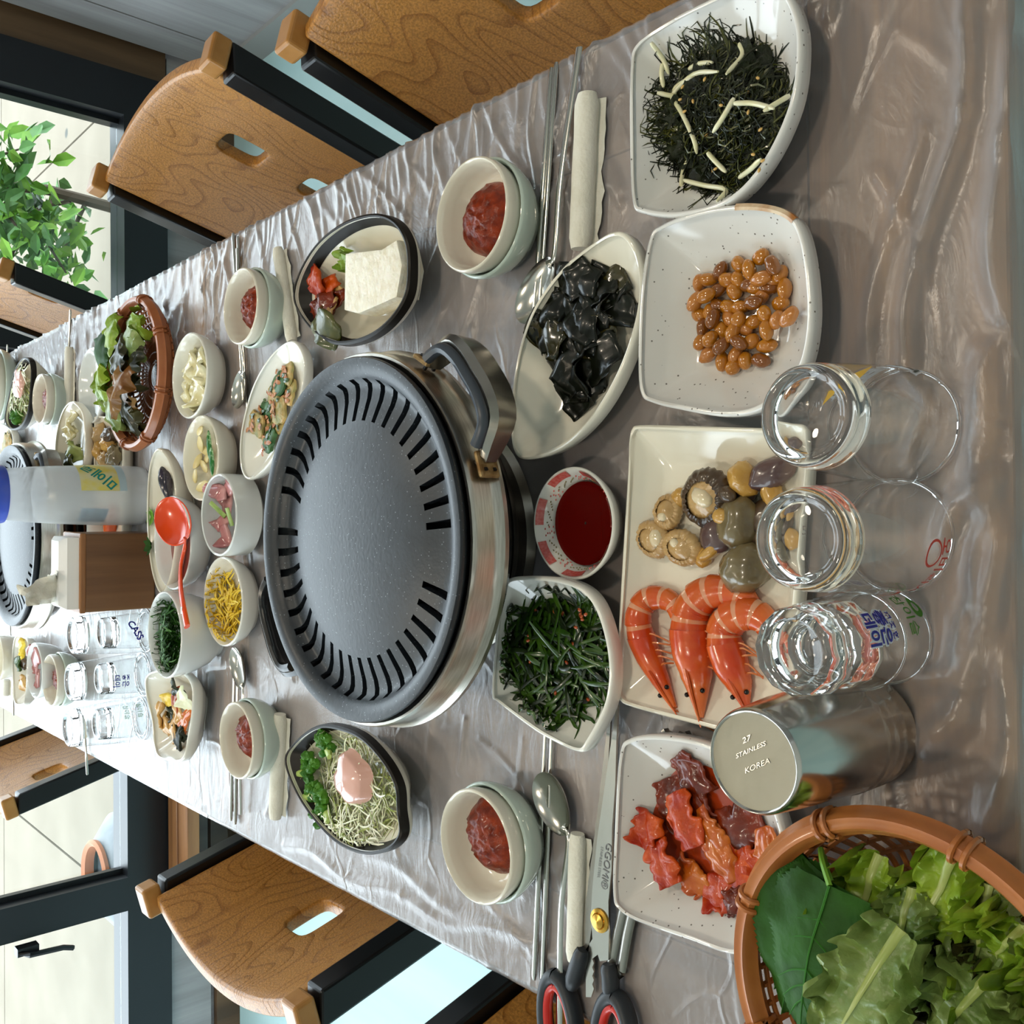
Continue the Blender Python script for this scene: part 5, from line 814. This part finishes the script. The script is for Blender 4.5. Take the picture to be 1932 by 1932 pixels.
for k, (x, y) in enumerate(((545, 705), (530, 725), (550, 740), (520, 755), (505, 780), (530, 775), (500, 810), (512, 830), (525, 800), (488, 800))):
    c = jd.on(x, y, .002+.004*(k % 2)); b = MB(); rot = euler(rr.uniform(-.15, .15), rr.uniform(-.15, .15), rr.uniform(0, 3)); o = [Vector(((.014+.003*noise.noise(Vector((i*.9, k, 0))))*cos(2*PI*i/20)*(1+.25*abs(sin(4*PI*i/20))), (.013+.003*noise.noise(Vector((i*.9, k, 4))))*sin(2*PI*i/20)*(1+.25*abs(sin(4*PI*i/20))), 0)) for i in range(20)]
    b.loft([[c+rot @ (q*f+Vector((0, 0, z+.0012*noise.noise(Vector((q.x*300*f, q.y*300*f, k)))))) for q in o] for f, z in ((.9, 0), (1, .0015), (.97, .0035), (.8, .0045), (.5, .005), (.1, .005))], True, True)
    t = thing('pancake_piece', 'browned green vegetable pancake piece in the oval dish', 'pancake', c, 0, 'vegetable pancake pieces'); b.build('pancake', ('jeon', 'jeon_green', 'jeon')[k % 3], t, loc=None); t.children[0].location = -Vector(c)
    for j in range(7):
        p_ = c+rot @ Vector((rr.gauss(0, .007), rr.gauss(0, .007), .0058)); th = rr.uniform(0, 6); d_ = Vector((cos(th), sin(th), 0))*rr.uniform(.003, .007); b = MB(); leafmesh(b, p_-d_-Vector(c), p_+d_-Vector(c), rr.uniform(.0015, .003), ruf=.002, seed=j+k*9, nu=6, nv=4, arch=.001); b.build('herb' if j % 3 else 'carrot_shred', ('jeon_green', 'chive', 'jeon_red')[j % 3 if j % 3 else 2], t)
st_ = dish('side_dish', 'white curved dish of stir fried mushrooms and greens', 'dish', [(276, 1300, .004), (282, 1270, .006), (330, 1262), (362, 1285), (366, 1330), (358, 1390), (345, 1435, .005), (305, 1432, .005), (293, 1410), (288, 1360)], .034, 'white_china', zf=.006, fl=.45, pw=1.4)
pieces(st_, [(305, 1350, 'orange mushroom strip over the dish edge'), (318, 1320, 'yellow bell strip in the stir fry'), (335, 1300, 'dark green leaf in the stir fry'), (340, 1340, 'brown mushroom slice in the stir fry'), (330, 1370, 'tan mushroom slice with pale rim'), (345, 1375, 'dark wilted leaf in the stir fry'), (325, 1345, 'glossy dark stem in the stir fry'), (350, 1320, 'pale onion strip in the stir fry'), (340, 1390, 'dark green tip at the end of the stir fry'), (315, 1365, 'thick orange mushroom stem'), (335, 1325, 'red pepper strip in the stir fry'), (352, 1360, 'orange carrot sliver against the dish wall')], 'stir_fry_piece', 'vegetable', .034, .009, ['mushroom', 'egg', 'chive_dark', 'mushroom', 'mushroom', 'fern', 'chive_dark', 'cabbage', 'fern', 'mushroom', 'chili', 'carrot'], 12, .003, .005, .005, .014)
ep = dish('side_dish', 'pointed white boat dish of dark eggplant behind the ladle', 'dish', [(298, 846, .006), (318, 862), (331, 905), (334, 960), (333, 1030), (323, 1090), (306, 1121, .006), (290, 1085), (281, 1020), (279, 950), (284, 880)], .034, 'cream', zf=.006, fl=.45, pw=1.4)
for k, (x, y, s) in enumerate(((312, 905, 'with a brown stem'), (318, 912, 'lying in the middle'), (322, 925, 'nearest the ladle'))):
    c = ep.on(x, y, .008); b = MB(); b.tube(smooth_open([c+Vector((.02, .004, 0)), c+Vector((0, .001*k, .003)), c+Vector((-.022, -.003, 0))], 8), [.002, .005, .0062, .0065, .0065, .006, .005, .004, .002], 10); loose('eggplant', 'glossy dark eggplant piece '+s, 'eggplant', b, 'eggplant')
for k, (x, y, s) in enumerate(((290, 975, 'light green leaf sprig beside the ladle bowl'), (285, 1030, 'dark green leaf sprig on the boat dish edge'))):
    b = MB(); c = ep.on(x, y, .010)
    for j in range(6): a = j*1.05; leafmesh(b, c, c+Vector((cos(a)*.013, sin(a)*.013, .006)), .005, ruf=.002, seed=j+k, nu=6, nv=4)
    loose('leaf_sprig', s, 'garnish', b, 'leaf' if k == 0 else 'perilla')
# ---------------------------------------------------------------- far dishes on the second table
wp = bowl('side_bowl', 'wide white plate behind the reddish brown basket', (150, 192, 655, 800), .024, 'cool_white', foot=.6); 
w2 = dish('side_dish', 'white boat dish of pale cabbage kimchi behind the water bottle', 'dish', [(138, 757, .006), (156, 775), (162, 810), (162, 860), (150, 905), (128, 915, .004), (110, 890), (105, 850), (110, 805), (122, 770)], .034, 'cream', zf=.006, fl=.45, pw=1.4)
pieces(w2, [(140, 800, 'pale cabbage kimchi leaf in the boat dish'), (138, 825, 'yellow cabbage kimchi heart in the boat dish'), (142, 850, 'white cabbage kimchi rib in the boat dish'), (140, 870, 'dark edged cabbage kimchi leaf in the boat dish')], 'cabbage_kimchi', 'kimchi', .045, .014, ['white_kimchi', 'white_kimchi', 'lettuce_rib', 'fern_light'], 9, .004, .010, .008, .012, jag=.3)
fp = dish('serving_plate', 'cream rectangular plate of seafood behind the tissue box', 'plate', [(183, 785), (205, 786), (228, 788), (234, 795), (234, 860), (233, 930), (232, 1000), (230, 1020), (210, 1024), (182, 1022), (178, 1010), (178, 930), (179, 860), (180, 795)], .02, 'cream', zf=.005, fl=.75, pw=1.2, foot=.7)
rr = random.Random(2)
for k, (x, y, m, lab) in enumerate(((190, 820, 'scallop', 'tan scallop on the far seafood plate'), (205, 835, 'clam_yellow', 'orange clam foot on the far seafood plate'), (190, 850, 'clam_yellow', 'orange yellow clam on the far seafood plate'), (215, 860, 'clam', 'grey brown clam on the far seafood plate'), (200, 870, 'scallop', 'brown scallop on the far seafood plate'), (210, 820, 'scallop_dark', 'dark scallop on the far seafood plate'))):
    b = MB(); b.blob(fp.on(x, y, .009), (.017, .013, .011), .3, 2.5, k, 16, 10, RZ(k)); loose('clam', lab, 'shellfish', b, m)
for k, (x, s) in enumerate(((195, 'behind'), (215, 'nearer the tissue box'))):
    c = fp.on(x, 985, .009); b = MB(); pts = [c+Vector((.03*cos(a), .018*sin(a), 0)) for a in [.3+.28*i for i in range(10)]]; b.tube(pts, [.004, .007, .009, .010, .010, .010, .010, .009, .006, .002], 10); loose('shrimp', 'orange boiled shrimp on the far plate, '+s, 'shrimp', b, 'shrimp')
paste_set((57, 92, 705, 800), 'beside the far white towel', n_=5); paste_set((-38, -2, 660, 790), 'by the window side chair', n_=6)
r3 = bowl('side_bowl', 'white bowl of pink radish beside the glass stacks', (50, 79, 1213, 1318), .05, 'cool_white', foot=.6); r3.zf = .02
pieces(r3, [(66, 1238, 'flat pink radish slice high in the bowl'), (68, 1262, 'pink radish slice in the bowl middle'), (70, 1280, 'pink radish slice low in the bowl')], 'pickled_radish', 'radish', .032, .014, 'radish', 33, .003, .001, .001, .012)
paste_set((80, 107, 1235, 1333), 'beside the glass stacks', n_=7)
sf = dish('side_dish', 'white dish of yellow stir fry beyond the pink radish bowl', 'dish', [(30, 1200, .004), (48, 1202), (54, 1215), (53, 1270), (50, 1310), (46, 1330, .004), (30, 1328), (26, 1300), (24, 1240)], .034, 'white_china', zf=.006, fl=.45, pw=1.4)
pieces(sf, [(40, 1225, 'yellow vegetable chunk in the far dish'), (42, 1245, 'dark mushroom chunk in the far dish'), (35, 1250, 'green stem in the far dish'), (44, 1290, 'orange yellow chunk in the far dish')], 'stir_fry_piece', 'vegetable', .036, .012, ['egg', 'scallop_dark', 'chive', 'mushroom'], 44, .006, .004, .006, .014)
bowl('side_bowl', 'cream bowl at the far left place setting', (-22, 12, 1198, 1283), .05, 'cream', foot=.6)
l2 = dish('rimmed_bowl', 'dark rimmed bowl of salad at the far right place setting', 'bowl', [(12, 790, .004), (20, 745), (30, 700), (45, 676), (58, 680), (62, 700, -.004), (60, 740), (55, 780), (42, 806), (22, 810)], .045, 'cream', fl=.5, pw=1.3, band=('black_rim', .88))
b = MB(); strands(b, l2, (25, 55, 695, 785), 200, .03, .0014, .03, (0, 0, 1), 55, curl=1, flat=.5); loose('shredded_cabbage', 'pale shredded cabbage in the far dark rimmed bowl', 'cabbage', b, ['cabbage', 'lettuce_rib'], kind='stuff')
b = MB(); b.blob(l2.on(36, 725, .034), (.024, .022, .008), .3, 1.6, 3, 18, 10); loose('dressing_dollop', 'pink dressing dollop on the far cabbage salad', 'dressing', b, 'dressing'); b = MB()
for j in range(14): rr = random.Random(j); b.blob(l2.on(30+rr.gauss(0, 2.2), 785+rr.gauss(0, 4), .02), (.007, .007, .007), .35, 4, j, 9, 6)
loose('broccoli', 'dark green broccoli floret on the far salad bowl edge', 'broccoli', b, 'broccoli')
j2 = dish('side_dish', 'oval dish of vegetable pancake beyond the far grill', 'dish', [(-8, 800), (10, 802), (24, 815), (26, 850), (20, 880), (5, 890), (-12, 870), (-16, 830)], .026, 'white_china', zf=.006, fl=.5, pw=1.4)
b = MB(); b.blob(j2.on(14, 845, .006), (.03, .03, .006), .25, 3, 4, 22, 8); loose('pancake_piece', 'browned vegetable pancake in the far oval dish', 'pancake', b, 'jeon')
e3 = bowl('side_bowl', 'white bowl with green leaves partly behind the water bottle', (133, 160, 975, 1016), .04, 'white_china', foot=.55, r=.045); b = MB(); strands(b, e3, (142, 158, 985, 1008), 60, .02, .0016, .012, (0,), 61); loose('green_sprouts', 'small heap of green sprouts behind the water bottle', 'greens', b, 'perilla', kind='stuff')
# ---------------------------------------------------------------- cutlery and towels
def towel(a, c, w, lab, seed):
    p0, p1 = P(*a, T+w*.5), P(*c, T+w*.5); t = thing('wet_towel', lab, 'towel', (p0.x, p0.y, T+.002), 0, 'rolled wet towels'); d_ = Vector((p1.x-p0.x, p1.y-p0.y, 0)); L_ = d_.length; d_.normalize(); sd = Vector((-d_.y, d_.x, 0)); b = MB(); rg = []
    for i in range(15):
        u = i/14; k = 1+.06*noise.noise(Vector((u*5, seed, 0))); k *= .8 if i in (0, 14) else 1; rg.append([d_*(L_*u)+sd*(w*.5*k*cos(2*PI*j/16))+Vector((0, 0, w*.45+w*.42*k*sin(2*PI*j/16))) for j in range(16)])
    b.loft(rg, True, True); b.build('towel_roll', 'tissue', t)
    b = MB(); s_ = -1 if sd.y > 0 else 1
    b.grid(lambda u, v: d_*(L_*(.03+.94*u))+sd*(s_*(w*.3+w*(.35+.25*noise.noise(Vector((u*7, seed, 3))))*v))+Vector((0, 0, w*.12*(1-v)+.0012)), 14, 3); b.build('loose_edge', 'tissue', t)
towel((1110, 178), (1097, 470), .019, 'rolled white wet towel beside the spoon near the seaweed dish', 1); towel((1092, 1572), (1086, 1812), .014, 'rolled white wet towel beside the scissors blade', 2); towel((526, 470), (553, 645), .015, 'rolled white wet towel beside the tofu bowl', 3); towel((530, 1347), (521, 1543), .018, 'rolled white wet towel beside the salad bowl', 4); towel((132, 655), (130, 780), .017, 'rolled white wet towel near the far white plate', 5); towel((152, 1362), (155, 1395), .016, 'rolled white wet towel behind the glass stacks', 6); towel((14, 1282), (13, 1312), .016, 'rolled white wet towel at the far left setting', 7)
def stick(a, c, lab, r=.0022, ml=.21):
    p0, p1 = P(*a, T+.004), P(*c, T+.004); p0.z = p1.z = T+.0042; d_ = p1-p0; L_ = d_.length
    if L_ < ml: p1 = p0+d_*(ml/L_)
    b = MB(); b.tube([p0, p0.lerp(p1, .02), p0.lerp(p1, .5), p1], [r*.8, r*1.25, r*1.1, r*.7], 8, flat=.7); loose('chopstick', lab, 'chopstick', b, 'steel', 'steel chopsticks')
stick((1041, 128), (1010, 560), 'steel chopstick beside the spoon, outer one of the pair'); stick((1050, 118), (1020, 555), 'steel chopstick touching the spoon, inner one of the pair'); stick((1008, 1848), (1028, 1400), 'steel chopstick beside the paste bowl, outer one of the near pair'); stick((1024, 1855), (1040, 1400), 'steel chopstick beside the large spoon, inner one of the near pair')
stick((440, 440), (455, 700), 'steel chopstick under the paste bowl by the tofu, farther one'); stick((449, 446), (462, 705), 'steel chopstick under the paste bowl by the tofu, nearer one'); stick((444, 1555), (449, 1225), 'steel chopstick under the paste bowl by the salad, nearer one'); stick((436, 1548), (442, 1228), 'steel chopstick under the paste bowl by the salad, farther one')
stick((133, 584), (128, 700), 'steel chopstick poking out behind the far towel'); stick((14, 650), (10, 760), 'steel chopstick at the far right setting'); stick((165, 1462), (160, 1375), 'steel chopstick poking out behind the glass stacks', ml=.09); stick((26, 1350), (22, 1240), 'steel chopstick at the far left setting')
def spoon(tip, neck, end, w, lab):
    p0, p1, p2 = (Vector((*P(*q, T+.004)[:2], T+.003)) for q in (tip, neck, end)); t = thing('spoon', lab, 'spoon', p0, 0, 'steel spoons'); e = Vector(p0); ax = p1-p0; L_ = ax.length; ax.normalize(); sd = Vector((-ax.y, ax.x, 0)); c = (p0+p1)/2-e; b = MB(); rg = []
    for f, z in ((.04, .0012), (.5, .0018), (.8, .0042), (.96, .0066), (1, .0074), (1.01, .0066), (.9, .004), (.6, .0012), (.1, .0004)): rg.append([c+ax*(L_/2*f*cos(a))+sd*(w*f*sin(a)*(1-.16*cos(a)))+Vector((0, 0, z)) for a in [2*PI*i/40 for i in range(40)]])
    b.loft(rg, True, True); b.build('spoon_bowl', 'steel', t)
    q = smooth_open([p1-e-ax*.006+Vector((0, 0, .0065)), p1-e+ax*.006+Vector((0, 0, .0080)), (p1*.6+p2*.4)-e+Vector((0, 0, .008)), p2-e+Vector((0, 0, .004))], 20); b = MB(); b.tube(q, [.0050, .0036, .0026]+[.0023+.00007*i for i in range(18)], 8, flat=.45); b.build('handle', 'steel', t)
spoon((990, 608), (1052, 490), (1098, 92), .0165, 'steel spoon with its bowl tucked behind the seaweed dish'); spoon((1026, 1458), (1078, 1572), (1060, 1935), .0175, 'large steel spoon beside the near paste bowl and scissors'); spoon((452, 770), (467, 700), (452, 470), .0165, 'steel spoon beside the oval pancake dish'); spoon((447, 1222), (466, 1300), (458, 1535), .0165, 'steel spoon in front of the tall sprout bowl')
# ---------------------------------------------------------------- scissors and tongs
t = thing('scissors', 'kitchen scissors with black and red handles and brass pivot', 'scissors', P(1131, 1737, T+.01)); e = Vector(t.location)
def lp(x, y, z): return P(x, y, T+z)-e
def plate(name, pl_, z0, th, m, par=t):
    b = MB(); q = [lp(x, y, z0) for x, y in pl_]; b.loft([q, [p_+Vector((0, 0, th)) for p_ in q]], True, True); return b.build(name, m, par, smooth=False)
ser = []
for i in range(26):
    u = i/25; ser += [(1096+56*u-(.8 if i % 2 else 0)+2*sin(PI*u), 1788-448*u)]
plate('serrated_blade', ser+[(1156, 1342), (1150, 1440), (1140, 1560), (1128, 1680), (1112, 1800)], .006, .0015, 'steel_dark')
bl = plate('blade', [(1121, 1770), (1118, 1725), (1121, 1670), (1130, 1580), (1143, 1490), (1156, 1400), (1166, 1330), (1169, 1330), (1166, 1400), (1164, 1480), (1158, 1560), (1157, 1640), (1151, 1700), (1152, 1760), (1151, 1810), (1135, 1812)], .0085, .0018, 'steel')
b = MB(); c = lp(1131, 1737, .0108); b.lathe([(.0085, -.001), (.0085, .0005), (.006, .0012), (.0055, .0008), (.005, .0022), (.0001, .0032)], 32, c); b.build('pivot', 'brass', t)
plate('cracker_tooth_plate', [(1108, 1790), (1124, 1765), (1130, 1800)]+[(1121+(2 if i % 2 else -1), 1808+8*i) for i in range(8)]+[(1118, 1880), (1108, 1880)], .006, .0015, 'steel')
def handle(pts, loopc, rx, ry, rot, nm):
    h_ = bpy.data.objects.new('handle', None); COL.objects.link(h_); h_.parent = t; b = MB(); q = smooth_open([lp(*p_) for p_ in pts], 14); b.tube(q, [.0045, .0058, .0064]+[.0066]*9+[.006, .0055, .005], 10, flat=1.0); b.build('handle_arm', 'scissor_black', h_)
    cc = lp(*loopc); m3 = RZ(rot)
    for nm_, k, rr_, m in (('handle_loop', 1, .0058, 'scissor_black'), ('loop_lining', .80, .0036, 'red_plastic')):
        b = MB(); b.tube([cc+m3 @ Vector((rx*k*cos(a), ry*k*sin(a), .001 if k < 1 else 0)) for a in [2*PI*i/40 for i in range(41)]], rr_, 10, cap=False, flat=1.3); b.build(nm_, m, h_)
handle([(1100, 1790, .009), (1088, 1830, .009), (1078, 1862, .009)], (1058, 1935, .009), .036, .017, .12, 'a'); handle([(1148, 1818, .010), (1152, 1850, .010), (1152, 1880, .010)], (1160, 1975, .010), .036, .016, -.05, 'b')
dx = (lp(1137, 1650, .0105)-lp(1143, 1600, .0105)).normalized(); dy = Vector((0, 0, 1)).cross(dx)
for s, sz, ox in (('GGOMI®', .0085, .0018), ('STAINLESS STEEL', .0032, -.0042)):
    c = lp(1140, 1632, .0105); text_mesh(s, sz, lambda x, y, c=c, ox=ox: c+dx*x+dy*(y+ox)+Vector((0, 0, .0002)), 'engraved_name', 'ink_grey', t)
t = thing('steel_tongs', 'steel grill tongs lying under the kimchi dish', 'tongs', P(1180, 1720, T+.005)); e = Vector(t.location)
for k, pts in enumerate((((1150, 1830), (1175, 1720), (1225, 1540), (1262, 1380)), ((1172, 1830), (1192, 1725), (1245, 1540), (1290, 1385)))):
    b = MB(); q = smooth_open([P(x, y, T+.0065)-e for x, y in pts], 16); b.tube(q, .0042, 8, flat=.55); b.build('arm', 'steel_dark', t)
    b = MB()
    for j in range(5): b.box(P(pts[-1][0]-3*j+(6 if k else -6), pts[-1][1]+6*j, T+.0075)-e, (.003, .003, .005), RZ(.7))
    b.build('teeth', 'steel_dark', t, smooth=False)
b = MB(); b.tube([P(1150, 1830, T+.0065)-e, P(1158, 1842, T+.0065)-e, P(1172, 1830, T+.0065)-e], .0045, 8, flat=.6); b.build('hinge', 'steel_dark', t)
